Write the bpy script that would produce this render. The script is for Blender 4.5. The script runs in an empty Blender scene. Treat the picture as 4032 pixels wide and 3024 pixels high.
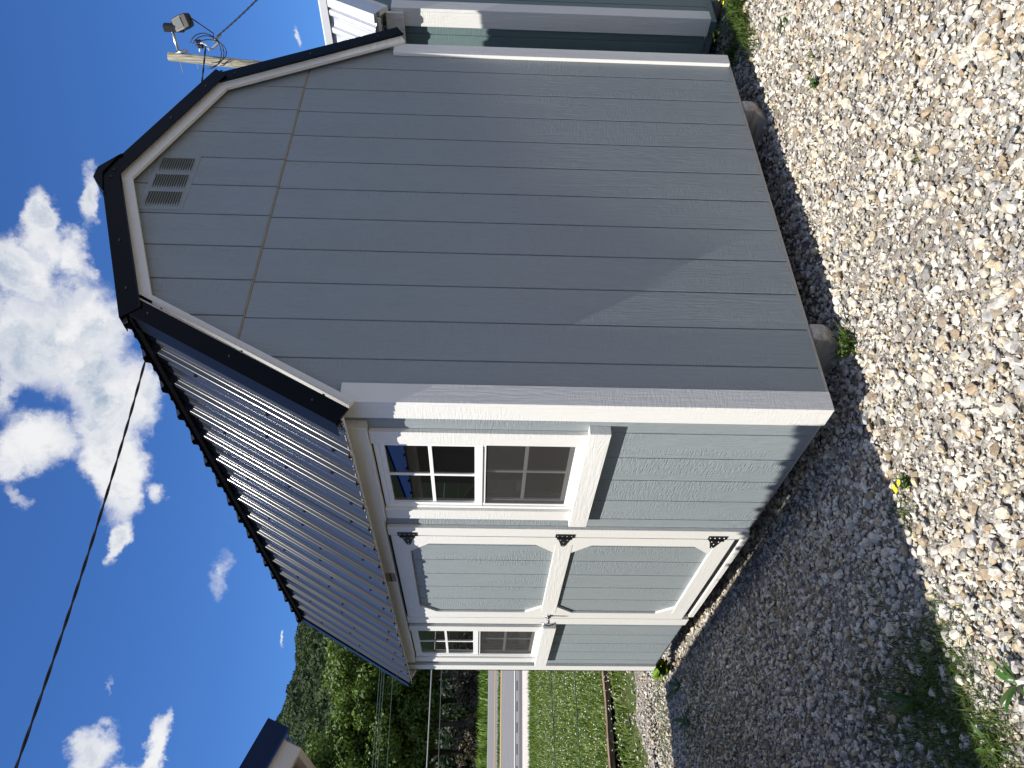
import bpy, bmesh, math, random
import numpy as np
from mathutils import Vector, Matrix

random.seed(7)
RNG = np.random.default_rng(11)
SC = bpy.context.scene
COL = SC.collection

# ---------------------------------------------------------------- camera
CAM = Vector((-1.6599, -2.4479, 1.3682))
YAW, PITCH, ROLL, FPX = 0.6209, -0.0344, 0.0195, 2985.95
fw = Vector((math.sin(YAW) * math.cos(PITCH), math.cos(YAW) * math.cos(PITCH), math.sin(PITCH)))
rt0 = Vector((math.cos(YAW), -math.sin(YAW), 0))
up0 = rt0.cross(fw)
RT = math.cos(ROLL) * rt0 + math.sin(ROLL) * up0
UP = math.cos(ROLL) * up0 - math.sin(ROLL) * rt0
cam_d = bpy.data.cameras.new("camera")
cam_d.sensor_fit = 'HORIZONTAL'
cam_d.sensor_width = 36.0
cam_d.lens = FPX / 4032 * 36.0
cam_d.clip_start = 0.05
cam_d.clip_end = 6000
cam = bpy.data.objects.new("camera", cam_d)
COL.objects.link(cam)
cx, cy, cz = -UP, RT, -fw            # the phone was held upright, the picture is stored turned a quarter
cam.matrix_world = Matrix(((cx.x, cy.x, cz.x, CAM.x), (cx.y, cy.y, cz.y, CAM.y),
                           (cx.z, cy.z, cz.z, CAM.z), (0, 0, 0, 1)))
SC.camera = cam

# ---------------------------------------------------------------- light
SUN_DIR = Vector((1.0, 0.065, -1.655)).normalized()      # the way the light travels
SUN_STRENGTH, SKY_STRENGTH, EXPOSURE = 4.6, 0.060, 0.62
CLOUD_LUM = 0.60
SUN_ELEV = math.asin(-SUN_DIR.z)
SUN_ROT = math.atan2(-SUN_DIR.x, -SUN_DIR.y)

sun_d = bpy.data.lights.new("sun", 'SUN')
sun_d.energy = SUN_STRENGTH
sun_d.angle = math.radians(0.53)
sun_d.color = (1.0, 0.955, 0.88)
sun = bpy.data.objects.new("sun", sun_d)
COL.objects.link(sun)
sun.rotation_euler = SUN_DIR.to_track_quat('-Z', 'Y').to_euler()
sun.location = (-20, 0, 30)

SC.view_settings.view_transform = 'Standard'
SC.view_settings.look = 'None'
SC.view_settings.gamma = 1
SC.view_settings.use_curve_mapping = False
SC.view_settings.exposure = EXPOSURE
SC.render.engine = 'CYCLES'
SC.cycles.use_denoising = True
SC.cycles.max_bounces = 6
SC.cycles.diffuse_bounces = 3
SC.cycles.glossy_bounces = 3
SC.cycles.transparent_max_bounces = 6
SC.cycles.sample_clamp_indirect = 6


class NT:
    """short hand for building a node tree"""
    def __init__(self, tree):
        self.t = tree
        self.n = tree.nodes
        self.l = tree.links

    def node(self, kind, **kw):
        nd = self.n.new(kind)
        for k, v in kw.items():
            setattr(nd, k, v)
        return nd

    def link(self, a, b):
        self.l.new(a, b)

    def _in(self, sock, v):
        if hasattr(v, 'is_output'):
            self.l.new(v, sock)
        elif v is not None:
            sock.default_value = v

    def math(self, op, a, b=None, c=None, clamp=False):
        nd = self.node('ShaderNodeMath', operation=op, use_clamp=clamp)
        self._in(nd.inputs[0], a)
        if b is not None:
            self._in(nd.inputs[1], b)
        if c is not None:
            self._in(nd.inputs[2], c)
        return nd.outputs[0]

    def vmath(self, op, a, b=None, scale=None):
        nd = self.node('ShaderNodeVectorMath', operation=op)
        self._in(nd.inputs[0], a)
        if b is not None:
            self._in(nd.inputs[1], b)
        if scale is not None:
            self._in(nd.inputs['Scale'], scale)
        return nd.outputs['Value'] if op in ('DOT_PRODUCT', 'LENGTH', 'DISTANCE') else nd.outputs[0]

    def noise(self, vec, scale=5, detail=4, rough=.55, dist=0.0, out=0):
        nd = self.node('ShaderNodeTexNoise')
        if vec is not None:
            self._in(nd.inputs['Vector'], vec)
        nd.inputs['Scale'].default_value = scale
        nd.inputs['Detail'].default_value = detail
        nd.inputs['Roughness'].default_value = rough
        nd.inputs['Distortion'].default_value = dist
        return nd.outputs[out]

    def voro(self, vec, scale=5, feature='F1', out=0, rand=1.0):
        nd = self.node('ShaderNodeTexVoronoi', feature=feature)
        if vec is not None:
            self._in(nd.inputs['Vector'], vec)
        nd.inputs['Scale'].default_value = scale
        nd.inputs['Randomness'].default_value = rand
        return nd.outputs[out]

    def ramp(self, fac, stops, interp='LINEAR'):
        nd = self.node('ShaderNodeValToRGB')
        nd.color_ramp.interpolation = interp
        el = nd.color_ramp.elements
        while len(el) < len(stops):
            el.new(0.5)
        for e, (p, c) in zip(el, stops):
            e.position = p
            e.color = (*c, 1) if len(c) == 3 else c
        self._in(nd.inputs[0], fac)
        return nd.outputs[0]

    def mix(self, fac, a, b, mode='MIX'):
        nd = self.node('ShaderNodeMix', data_type='RGBA', blend_type=mode)
        self._in(nd.inputs[0], fac)
        for s, v in ((nd.inputs[6], a), (nd.inputs[7], b)):
            if isinstance(v, tuple) and len(v) == 3:
                v = (*v, 1)
            self._in(s, v)
        return nd.outputs[2]

    def smooth(self, v, lo, hi):
        nd = self.node('ShaderNodeMapRange', interpolation_type='SMOOTHSTEP')
        self._in(nd.inputs[0], v)
        nd.inputs[1].default_value = lo
        nd.inputs[2].default_value = hi
        return nd.outputs[0]

    def mapping(self, vec, scale=(1, 1, 1), loc=(0, 0, 0), rot=(0, 0, 0)):
        nd = self.node('ShaderNodeMapping')
        self._in(nd.inputs[0], vec)
        nd.inputs['Location'].default_value = loc
        nd.inputs['Rotation'].default_value = rot
        nd.inputs['Scale'].default_value = scale
        return nd.outputs[0]


# ---------------------------------------------------------------- sky with clouds
GROW = 0.74           # widens the large banks so that they run into one another
LOBES = [((0.5344, 0.6691, 0.5165), (14.522, 16.46, -36.351), (-20.546, 16.217, 0.247), 1.0),
 ((0.4408, 0.75, 0.4931), (9.288, 14.485, -30.337), (-29.753, 18.711, -1.863), 1.0),
 ((0.5189, 0.75, 0.4102), (11.342, 14.718, -41.26), (-24.877, 17.573, -0.665), 1.0),
 ((0.6169, 0.6358, 0.4639), (25.032, 22.87, -64.624), (-35.344, 32.652, 2.246), 0.85),
 ((0.4116, 0.7513, 0.5159), (20.679, 34.781, -67.155), (-48.319, 29.072, -3.789), 0.8),
 ((0.4204, 0.8187, 0.3911), (17.288, 30.579, -82.603), (-64.412, 35.516, -5.113), 0.5),
 ((0.522, 0.722, 0.455), (8.5, 10.5, -26.4), (-20.5, 15.1, -.45), 1.0),
 ((0.452, 0.782, 0.429), (9.5, 14.5, -36.4), (-24.0, 14.4, -1.0), 1.0),
 ((0.628, 0.600, 0.496), (26.0, 22.0, -59.5), (-30.0, 30.0, 1.7), .95),
 ((0.5503, 0.6872, 0.4743), (7.307, 8.211, -20.374), (-15.708, 12.471, 0.158), 1.0),
 ((0.493, 0.7517, 0.4381), (7.728, 10.662, -26.994), (-16.19, 10.976, -0.614), 1.0),
 ((0.5887, 0.6235, 0.5145), (15.923, 15.098, -36.515), (-32.895, 29.381, 2.034), 0.9),
 ((0.6669, 0.5911, 0.4537), (41.429, 32.044, -102.638), (-24.651, 25.715, 2.736), 0.8),
 ((0.4157, 0.7996, 0.4334), (10.061, 17.693, -42.295), (-25.162, 14.198, -2.059), 1.0),
 ((0.3604, 0.8299, 0.4259), (20.307, 43.023, -101.017), (-45.648, 22.397, -5.009), 0.9),
 ((0.4812, 0.7005, 0.527), (25.055, 33.315, -67.169), (-20.126, 14.238, -0.549), 0.55),
 ((0.6146, 0.6234, 0.4834), (20.208, 18.206, -49.168), (-47.634, 44.323, 3.405), 0.6),
 ((0.4941, 0.7718, 0.4002), (15.611, 21.943, -61.592), (-50.558, 33.465, -2.123), 0.6),
 ((0.1521, 0.9003, 0.4078), (3.766, 21.425, -48.709), (-55.88, 14.631, -11.463), 0.9),
 ((0.1675, 0.9218, 0.3496), (7.349, 38.457, -104.925), (-51.015, 12.718, -9.091), 0.9),
 ((0.1305, 0.919, 0.3721), (2.169, 14.835, -37.396), (-71.129, 15.939, -14.412), 0.9),
 ((0.3476, 0.8851, 0.3094), (14.789, 33.995, -113.883), (-45.075, 19.28, -4.508), 0.35),
 ((0.2833, 0.9305, 0.2322), (23.303, 68.287, -302.04), (-101.81, 33.549, -10.23), 0.6),
 ((0.841, 0.4941, 0.2204), (65.819, 26.57, -310.751), (-52.637, 86.183, 7.629), 0.4),
 ((0.3721, 0.7678, 0.5215), (33.034, 63.135, -116.517), (-58.348, 32.363, -6.015), 0.4),
 ((0.2183, 0.8876, 0.4057), (44.905, 171.731, -399.899), (-130.124, 42.301, -22.546), 0.2),
 ((0.6917, 0.5658, 0.4487), (64.509, 45.612, -156.966), (-88.502, 98.47, 12.258), 0.4)]

world = bpy.data.worlds.new("World")
SC.world = world
world.use_nodes = True
world.node_tree.nodes.clear()
w = NT(world.node_tree)
tc = w.node('ShaderNodeTexCoord')
dvec = w.vmath('NORMALIZE', tc.outputs['Generated'])
sky = w.node('ShaderNodeTexSky', sky_type='NISHITA', sun_disc=False)
sky.sun_elevation = SUN_ELEV
sky.sun_rotation = SUN_ROT
sky.altitude = 300
sky.air_density = 1.0
sky.dust_density = 0.35
sky.ozone_density = 2.2
sky_col = w.mix(1.0, sky.outputs[0], (0.51, 0.92, 1.55), 'MULTIPLY')
warp = w.noise(dvec, 6.5, 8, .66, 0, 1)
warp = w.vmath('SUBTRACT', warp, (0.5, 0.5, 0.5))
dwarp = w.vmath('ADD', dvec, w.vmath('SCALE', warp, scale=0.12))
pot = None
for c, a, b, s in LOBES:
    q = w.vmath('SUBTRACT', dwarp, c)
    g_ = GROW if s >= .8 else 1.0
    da = w.vmath('DOT_PRODUCT', q, tuple(x * g_ for x in a))
    db = w.vmath('DOT_PRODUCT', q, tuple(x * g_ for x in b))
    r2 = w.math('ADD', w.math('MULTIPLY', da, da), w.math('MULTIPLY', db, db))
    v = w.math('MULTIPLY', w.math('SUBTRACT', 1.0, r2), s)
    v = w.math('MAXIMUM', v, -1.0)
    if pot is None:
        pot = v
    else:
        pot = w.node('ShaderNodeMath', operation='SMOOTH_MAX')
        w.link(prev, pot.inputs[0]); w.link(v, pot.inputs[1]); pot.inputs[2].default_value = 0.5
        pot = pot.outputs[0]
    prev = pot
# scattered clouds in the rest of the sky, out of view, made denser to whiten the fill light
sepd = w.node('ShaderNodeSeparateXYZ')
w.link(dvec, sepd.inputs[0])
side = w.math('ADD', w.math('MULTIPLY', sepd.outputs[0], 0.49), w.math('MULTIPLY', sepd.outputs[1], 0.87))
away = w.smooth(side, 0.60, 0.2)
far_n = w.noise(w.mapping(dvec, (1, 1, 1.6)), 2.6, 3, .5)
far_p = w.math('SUBTRACT', w.math('MULTIPLY', w.smooth(far_n, 0.465, 0.63), w.math('MULTIPLY', away, 1.9)), 1.0)
pot = w.math('MAXIMUM', pot, far_p)
fb = w.noise(dwarp, 13, 10, .66, 0.3)
dens = w.math('ADD', w.math('MULTIPLY', w.math('ADD', pot, 0.12), 1.9), w.math('MULTIPLY', w.math('SUBTRACT', fb, 0.5), 3.6))
alpha = w.math('POWER', w.smooth(dens, -0.55, 1.7), 1.3)
alpha = w.math('MULTIPLY', alpha, 0.96)
sh_n = w.noise(w.vmath('ADD', dwarp, (0.02, -0.01, 0.05)), 11, 6, .6, 0.3)
thick = w.smooth(dens, 0.7, 2.3)
shade = w.math('MULTIPLY', thick, w.smooth(sh_n, 0.40, 0.66))
c_col = w.mix(shade, (1.0, 1.0, 1.0), (0.40, 0.50, 0.64))
bg1 = w.node('ShaderNodeBackground')
w.link(sky_col, bg1.inputs[0])
bg1.inputs[1].default_value = SKY_STRENGTH
bg2 = w.node('ShaderNodeBackground')
w.link(c_col, bg2.inputs[0])
bg2.inputs[1].default_value = CLOUD_LUM
mx = w.node('ShaderNodeMixShader')
w.link(alpha, mx.inputs[0])
w.link(bg1.outputs[0], mx.inputs[1])
w.link(bg2.outputs[0], mx.inputs[2])
wo = w.node('ShaderNodeOutputWorld')
w.link(mx.outputs[0], wo.inputs[0])

# ---------------------------------------------------------------- materials
MATS = {}


def new_mat(name):
    m = bpy.data.materials.new(name)
    m.use_nodes = True
    m.node_tree.nodes.clear()
    t = NT(m.node_tree)
    out = t.node('ShaderNodeOutputMaterial')
    bs = t.node('ShaderNodeBsdfPrincipled')
    t.link(bs.outputs[0], out.inputs[0])
    MATS[name] = m
    return m, t, bs, out


def setp(t, bs, color=None, rough=None, metal=None, spec=None, bump=None, bdist=.002, bstr=.6, coat=None):
    if color is not None:
        if isinstance(color, tuple):
            bs.inputs['Base Color'].default_value = (*color, 1)
        else:
            t.link(color, bs.inputs['Base Color'])
    if rough is not None:
        t._in(bs.inputs['Roughness'], rough)
    if metal is not None:
        bs.inputs['Metallic'].default_value = metal
    if spec is not None:
        bs.inputs['Specular IOR Level'].default_value = spec
    if coat is not None:
        bs.inputs['Coat Weight'].default_value = coat
    if bump is not None:
        b = t.node('ShaderNodeBump')
        b.inputs['Strength'].default_value = bstr
        b.inputs['Distance'].default_value = bdist
        t.link(bump, b.inputs['Height'])
        t.link(b.outputs[0], bs.inputs['Normal'])


def painted_wood(name, color, axis='z', rough=.5, var=.06, strength=.7):
    """embossed wood-strand siding: long grain, short cross saw marks, cathedral swirls"""
    m, t, bs, out = new_mat(name)
    geo = t.node('ShaderNodeNewGeometry')
    pos = geo.outputs['Position']
    obi = t.node('ShaderNodeObjectInfo')
    shift = t.vmath('SCALE', (3.1, 7.7, 5.3), scale=t.math('MULTIPLY', obi.outputs['Random'], 9.0))
    pos2 = t.vmath('ADD', pos, shift)
    along = {'x': (1, 0, 0), 'y': (0, 1, 0), 'z': (0, 0, 1)}[axis]
    sc1 = tuple(7.0 if a else 75.0 for a in along)
    sc2 = tuple(150.0 if a else 20.0 for a in along)
    sc3 = tuple(1.6 if a else 13.0 for a in along)
    g1 = t.noise(t.mapping(pos2, sc1), 1.0, 3, .6, .4)
    g2 = t.noise(t.mapping(pos2, sc2), 1.0, 2, .55, .3)
    swirl = t.noise(t.mapping(pos2, sc3), 1.0, 2, .5, .2)
    rings = t.math('SINE', t.math('MULTIPLY', swirl, 70.0))
    zone = t.smooth(t.noise(t.mapping(pos2, tuple(1.2 if a else 6.0 for a in along)), 1.0, 1, .5), .42, .60)
    h = t.math('ADD', t.math('MULTIPLY', g1, .9),
               t.math('ADD', t.math('MULTIPLY', t.math('MULTIPLY', g2, zone), .75),
                      t.math('MULTIPLY', rings, .07)))
    big = t.noise(pos2, 2.2, 4, .6)
    dark = tuple(c * (1 - var) for c in color)
    lite = tuple(min(1, c * (1 + var)) for c in color)
    col = t.mix(big, dark, lite)
    fine = t.noise(pos2, 38, 3, .6)
    speck = t.smooth(t.noise(pos2, 160, 1, .5), .74, .80)
    col = t.mix(t.math('MULTIPLY', fine, .14), col, tuple(c * .72 for c in color))
    col = t.mix(t.math('MULTIPLY', speck, .10), col, (.12, .10, .08))
    setp(t, bs, col, rough, 0, .45, h, .0055, strength)
    return m


painted_wood('gray_siding', (.276, .311, .324), 'z', .42, .05, 1.0)
for ax in 'xyz':
    painted_wood('white_trim_' + ax, (.75, .74, .70), ax, .45, .03, .38)
painted_wood('teal_siding', (.135, .20, .205), 'z', .45)
painted_wood('teal_trim', (.72, .72, .69), 'z', .45, .03)
painted_wood('brown_siding', (.10, .075, .055), 'z', .55)
painted_wood('cream_board', (.55, .50, .44), 'x', .55, .06, .5)


def simple(name, color, rough=.5, metal=0., spec=.5, nscale=None, namp=.15, bscale=None, bdist=.001, bstr=.5, coat=None):
    m, t, bs, out = new_mat(name)
    col = color
    geo = t.node('ShaderNodeNewGeometry')
    if nscale:
        n = t.noise(geo.outputs['Position'], nscale, 5, .6)
        col = t.mix(n, tuple(c * (1 - namp) for c in color), tuple(min(1, c * (1 + namp)) for c in color))
    bump = t.noise(geo.outputs['Position'], bscale, 4, .6) if bscale else None
    setp(t, bs, col, rough, metal, spec, bump, bdist, bstr, coat)
    return m


simple('black_metal', (.004, .005, .007), .30, 0, .08, 3, .3)
simple('navy_metal', (.005, .016, .052), .35, 0, .15, 3, .2)
simple('blue_metal', (.03, .12, .42), .35, 0, .5, 3, .1)
simple('galvanized', (.62, .64, .66), .38, .55, .5, 14, .12)
simple('white_metal', (.78, .80, .82), .35, .1, .5)
simple('white_vinyl', (.84, .84, .82), .35, 0, .5)
simple('dark_hardware', (.014, .014, .014), .42, .3, .5, 60, .3)
simple('screw_head', (.06, .06, .065), .30, .8, .5)
simple('steel', (.55, .56, .57), .28, 1.0, .5)
simple('cable_black', (.014, .014, .016), .5, 0, .4)
simple('wire_gray', (.42, .44, .45), .45, .6, .5)
simple('wire_dark', (.10, .14, .12), .5, .3, .4)
simple('lamp_bronze', (.018, .017, .016), .45, .2, .5)
simple('lamp_glass', (.12, .13, .13), .2, 0, .5)
simple('porcelain', (.75, .75, .72), .3, 0, .5)
simple('inside_shade', (.02, .018, .016), .8)  # near-black colour standing in for shade in gaps and hollows
simple('floor_wood', (.30, .22, .13), .7, 0, .3, 12, .2)
simple('plywood', (.50, .38, .22), .65, 0, .3, 9, .22, 40, .001, .4)
simple('raw_edge', (.36, .29, .19), .8, 0, .2, 70, .35)
simple('pale_rim', (.46, .43, .39), .75, 0, .2, 30, .2, 60, .001, .4)
simple('deck_edge', (.62, .60, .55), .8, 0, .2, 40, .3)
simple('asphalt', (.175, .172, .172), .9, 0, .25, 1.4, .12, 180, .004, .6)
simple('asphalt_dark', (.11, .108, .106), .9, 0, .25, 5, .15, 180, .004, .6)
simple('rumble', (.085, .083, .08), .9, 0, .2, 8, .2)
simple('road_white', (.78, .78, .75), .7, 0, .3, 6, .12)
simple('road_yellow', (.62, .36, .07), .7, 0, .3, 6, .12)
simple('shoulder_stone', (.52, .48, .43), .95, 0, .2, 24, .25, 70, .02, .8)
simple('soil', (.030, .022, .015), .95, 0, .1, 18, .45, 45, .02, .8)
simple('bark', (.075, .060, .045), .9, 0, .2, 20, .35, 30, .02, .8)
simple('rock_bank', (.10, .085, .07), .95, 0, .2, 1.2, .5, 2.2, .25, .9)
simple('woods_floor', (.030, .032, .018), .95, 0, .1, 1.0, .5)
simple('hill_soil', (.020, .034, .014), .95, 0, .1, .05, .4)
simple('label_gray', (.32, .33, .32), .5)
simple('label_orange', (.42, .16, .035), .5)
simple('label_black', (.015, .015, .015), .5)
simple('label_paper', (.46, .46, .43), .5)
simple('petal_yellow', (.80, .62, .02), .5)
simple('clover_white', (.72, .74, .62), .7)
simple('stem_green', (.07, .12, .03), .6)


def timber_mat(name, c1, c2, axis):
    m, t, bs, out = new_mat(name)
    geo = t.node('ShaderNodeNewGeometry')
    along = {'x': (1, 0, 0), 'y': (0, 1, 0), 'z': (0, 0, 1)}[axis]
    mp = t.mapping(geo.outputs['Position'], tuple(1.2 if a else 26.0 for a in along))
    n = t.noise(mp, 1.0, 6, .65, .8)
    blot = t.noise(geo.outputs['Position'], 4.5, 4, .6)
    col = t.mix(t.smooth(n, .36, .62), c1, c2)
    col = t.mix(t.math('MULTIPLY', t.smooth(blot, .5, .75), .5), col, tuple(.45 * a for a in c1))
    setp(t, bs, col, .85, 0, .2, n, .006, .9)


timber_mat('weathered_pole', (.085, .080, .062), (.30, .28, .22), 'z')
timber_mat('old_timber', (.12, .075, .048), (.36, .25, .175), 'x')
timber_mat('skid_wood', (.30, .26, .21), (.50, .46, .40), 'y')


def attr_mat(name, rough=.8, spec=.25, trans=0., bump=None, mott=.0):
    m, t, bs, out = new_mat(name)
    a = t.node('ShaderNodeAttribute', attribute_name='col')
    col = a.outputs['Color']
    geo = t.node('ShaderNodeNewGeometry')
    if mott:
        n = t.noise(geo.outputs['Position'], mott, 5, .65)
        col = t.mix(t.smooth(n, .25, .75), t.mix(1.0, col, (.66, .64, .62), 'MULTIPLY'), t.mix(1.0, col, (1.18, 1.18, 1.18), 'MULTIPLY'))
    bm_ = t.noise(geo.outputs['Position'], bump, 4, .65) if bump else None
    setp(t, bs, col, rough, 0, spec, bm_, .004, .7)
    if trans:
        tr = t.node('ShaderNodeBsdfTranslucent')
        t.link(t.mix(1.0, col, (1.25, 1.3, .55), 'MULTIPLY'), tr.inputs[0])
        ms = t.node('ShaderNodeMixShader')
        ms.inputs[0].default_value = trans
        t.link(bs.outputs[0], ms.inputs[1])
        t.link(tr.outputs[0], ms.inputs[2])
        t.link(ms.outputs[0], out.inputs[0])
    return m


attr_mat('stone', .85, .25, 0, 110, 55)
attr_mat('leaf', .5, .35, .30)
attr_mat('grass', .5, .30, .30)
attr_mat('canopy', .7, .2, .18)

# black ribbed roofing: dust film over gloss paint
m, t, bs, out = new_mat('roof_sheet')
geo = t.node('ShaderNodeNewGeometry')
n = t.noise(t.mapping(geo.outputs['Position'], (3, 22, 3)), 1.0, 5, .6)
n2 = t.noise(geo.outputs['Position'], 1.6, 3, .5)
setp(t, bs, t.mix(n, (.014, .016, .020), (.026, .028, .032)), t.math('ADD', .12, t.math('MULTIPLY', n2, .10)), 0, .5)

# glass: mirror-like and opaque, the dark interior painted into its near-black colour
m, t, bs, out = new_mat('window_glass')
setp(t, bs, (.006, .006, .006), .015, 0, .5)
bs.inputs['IOR'].default_value = 1.75
m, t, bs, out = new_mat('insect_screen')
geo = t.node('ShaderNodeNewGeometry')
mesh_n = t.math('ADD', t.math('SINE', t.math('MULTIPLY', t.node('ShaderNodeSeparateXYZ').outputs[2], 1.0)), 0.0)
setp(t, bs, (.050, .047, .044), .6, 0, .2)
trn = t.node('ShaderNodeBsdfTransparent')
ms = t.node('ShaderNodeMixShader')
ms.inputs[0].default_value = .66
t.link(trn.outputs[0], ms.inputs[1])
t.link(bs.outputs[0], ms.inputs[2])
t.link(ms.outputs[0], out.inputs[0])

# gravel bed: fines between the stones
m, t, bs, out = new_mat('gravel_bed')
geo = t.node('ShaderNodeNewGeometry')
P = geo.outputs['Position']
cell = t.voro(P, 95, 'F1', 1)
sepc = t.node('ShaderNodeSeparateColor')
t.link(cell, sepc.inputs[0])
cd = t.voro(P, 95, 'F1', 0)
cell2 = t.voro(P, 38, 'F1', 1)
sepc2 = t.node('ShaderNodeSeparateColor')
t.link(cell2, sepc2.inputs[0])
cd2 = t.voro(P, 38, 'F1', 0)
pal = [(0, (.12, .10, .075)), (.25, (.25, .225, .19)), (.5, (.34, .32, .285)), (.75, (.22, .21, .20)), (1, (.28, .235, .17))]
colA = t.ramp(sepc.outputs[0], pal)
colB = t.ramp(sepc2.outputs[0], pal)
pick = t.smooth(sepc2.outputs[1], .45, .55)
col = t.mix(pick, colA, colB)
patch = t.smooth(t.noise(P, 3.2, 4, .6), .50, .68)
col = t.mix(t.math('MULTIPLY', patch, .55), col, (.17, .14, .10))
hh = t.math('ADD', t.math('MULTIPLY', t.math('SUBTRACT', .6, cd), .5), t.math('MULTIPLY', t.math('MULTIPLY', t.math('SUBTRACT', .6, cd2), pick), 1.4))
setp(t, bs, col, .95, 0, .15, hh, .014, 1.0)

# grassy ground under the blades
m, t, bs, out = new_mat('turf')
geo = t.node('ShaderNodeNewGeometry')
n = t.noise(geo.outputs['Position'], 6, 6, .65)
col = t.mix(t.smooth(n, .35, .65), (.045, .075, .016), (.10, .11, .04))
setp(t, bs, col, .95, 0, .1, n, .03, .8)


# ---------------------------------------------------------------- mesh helpers
def mesh_from(name, verts, faces, mats, smooth=False, colors=None, mat_idx=None):
    me = bpy.data.meshes.new(name)
    if isinstance(verts, np.ndarray):
        nv, nf = len(verts), len(faces)
        k = faces.shape[1]
        me.vertices.add(nv)
        me.vertices.foreach_set('co', verts.astype(np.float32).ravel())
        me.loops.add(nf * k)
        me.loops.foreach_set('vertex_index', faces.astype(np.int32).ravel())
        me.polygons.add(nf)
        me.polygons.foreach_set('loop_start', np.arange(0, nf * k, k, dtype=np.int32))
        me.update(calc_edges=True)
    else:
        me.from_pydata([tuple(v) for v in verts], [], faces)
    if colors is not None:
        at = me.color_attributes.new('col', 'FLOAT_COLOR', 'POINT')
        c4 = np.ones((len(verts), 4), np.float32)
        c4[:, :3] = colors
        at.data.foreach_set('color', c4.ravel())
    for mm in (mats if isinstance(mats, (list, tuple)) else [mats]):
        me.materials.append(MATS[mm])
    me.polygons.foreach_set('use_smooth', [bool(smooth)] * len(me.polygons))
    me.update()
    return me


def world_loc(o):
    v = Vector(o.location)
    while o.parent is not None:
        o = o.parent
        v = v + Vector(o.location)
    return v


def put(name, me, parent=None, loc=None):
    o = bpy.data.objects.new(name, me)
    COL.objects.link(o)
    if parent is not None:
        o.parent = parent
    if loc is not None:
        o.location = loc
    return o


def tag(o, label, cat, group=None):
    o['label'] = label
    o['category'] = cat
    if group:
        o['group'] = group
    return o


def empty(name, loc, label, cat, group=None):
    o = bpy.data.objects.new(name, None)
    COL.objects.link(o)
    o.location = loc
    o.empty_display_size = .1
    return tag(o, label, cat, group)


class MB:
    """collects shapes given in world coordinates and links them as one mesh"""
    def __init__(self):
        self.v, self.f, self.mi = [], [], []

    def add(self, vs, fs, mi=0):
        b = len(self.v)
        self.v += [tuple(x) for x in vs]
        self.f += [tuple(i + b for i in f) for f in fs]
        self.mi += [mi] * len(fs)

    def box(self, x0, x1, y0, y1, z0, z1, mi=0):
        vs = [(x, y, z) for x in (x0, x1) for y in (y0, y1) for z in (z0, z1)]
        self.add(vs, [(0, 1, 3, 2), (4, 6, 7, 5), (0, 4, 5, 1), (2, 3, 7, 6), (0, 2, 6, 4), (1, 5, 7, 3)], mi)

    def prism(self, poly, d, mi=0):
        """poly: world points of one cap, d: extrusion vector"""
        n = len(poly)
        d = Vector(d)
        vs = [Vector(p) for p in poly] + [Vector(p) + d for p in poly]
        fs = [tuple(range(n)), tuple(range(2 * n - 1, n - 1, -1))]
        fs += [(i, i + n, (i + 1) % n + n, (i + 1) % n) for i in range(n)]
        self.add(vs, fs, mi)

    def quad(self, a, b, c, d, mi=0):
        self.add([a, b, c, d], [(0, 1, 2, 3)], mi)

    def tube(self, pts, r, seg=8, mi=0, caps=True):
        pts = [Vector(p) for p in pts]
        rs = r if isinstance(r, (list, tuple)) else [r] * len(pts)
        vs, fs = [], []
        prev_n = None
        for i, p in enumerate(pts):
            tdir = (pts[min(i + 1, len(pts) - 1)] - pts[max(i - 1, 0)]).normalized()
            ref = prev_n if prev_n is not None else (Vector((0, 0, 1)) if abs(tdir.z) < .9 else Vector((1, 0, 0)))
            n1 = (ref - tdir * ref.dot(tdir)).normalized()
            prev_n = n1
            n2 = tdir.cross(n1)
            for k in range(seg):
                a = 2 * math.pi * k / seg
                vs.append(p + rs[i] * (math.cos(a) * n1 + math.sin(a) * n2))
        for i in range(len(pts) - 1):
            for k in range(seg):
                fs.append((i * seg + k, i * seg + (k + 1) % seg, (i + 1) * seg + (k + 1) % seg, (i + 1) * seg + k))
        if caps:
            fs.append(tuple(range(seg - 1, -1, -1)))
            fs.append(tuple(range((len(pts) - 1) * seg, len(pts) * seg)))
        self.add(vs, fs, mi)

    def build(self, name, mats, parent=None, smooth=False, bevel=0.0, origin=None):
        off = world_loc(parent) if parent is not None else Vector((0, 0, 0))
        o_loc = None
        if parent is None and origin is not None:
            off = Vector(origin)
            o_loc = off
        me = mesh_from(name, [Vector(v) - off for v in self.v], self.f, mats, smooth)
        me.polygons.foreach_set('material_index', self.mi)
        bm = bmesh.new()
        bm.from_mesh(me)
        bmesh.ops.recalc_face_normals(bm, faces=bm.faces)
        if bevel > 0:
            es = [e for e in bm.edges if len(e.link_faces) == 2 and e.calc_face_angle() > .5]
            bmesh.ops.bevel(bm, geom=es, offset=bevel, segments=1, affect='EDGES', clamp_overlap=True)
        bm.to_mesh(me)
        bm.free()
        return put(name, me, parent, o_loc)


def box_part(name, mat, parent, x0, x1, y0, y1, z0, z1, bevel=.0015):
    b = MB()
    b.box(x0, x1, y0, y1, z0, z1)
    return b.build(name, mat, parent, bevel=bevel)


# ---------------------------------------------------------------- ground
BAZ = math.radians(11.75)
BF = np.array([math.sin(BAZ), math.cos(BAZ)])      # away from the viewer towards the road
BL = np.array([math.cos(BAZ), -math.sin(BAZ)])
CXY = np.array([CAM.x, CAM.y])


def sl(x, y):
    dx, dy = np.asarray(x) - CXY[0], np.asarray(y) - CXY[1]
    return dx * BF[0] + dy * BF[1], dx * BL[0] + dy * BL[1]


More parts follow.
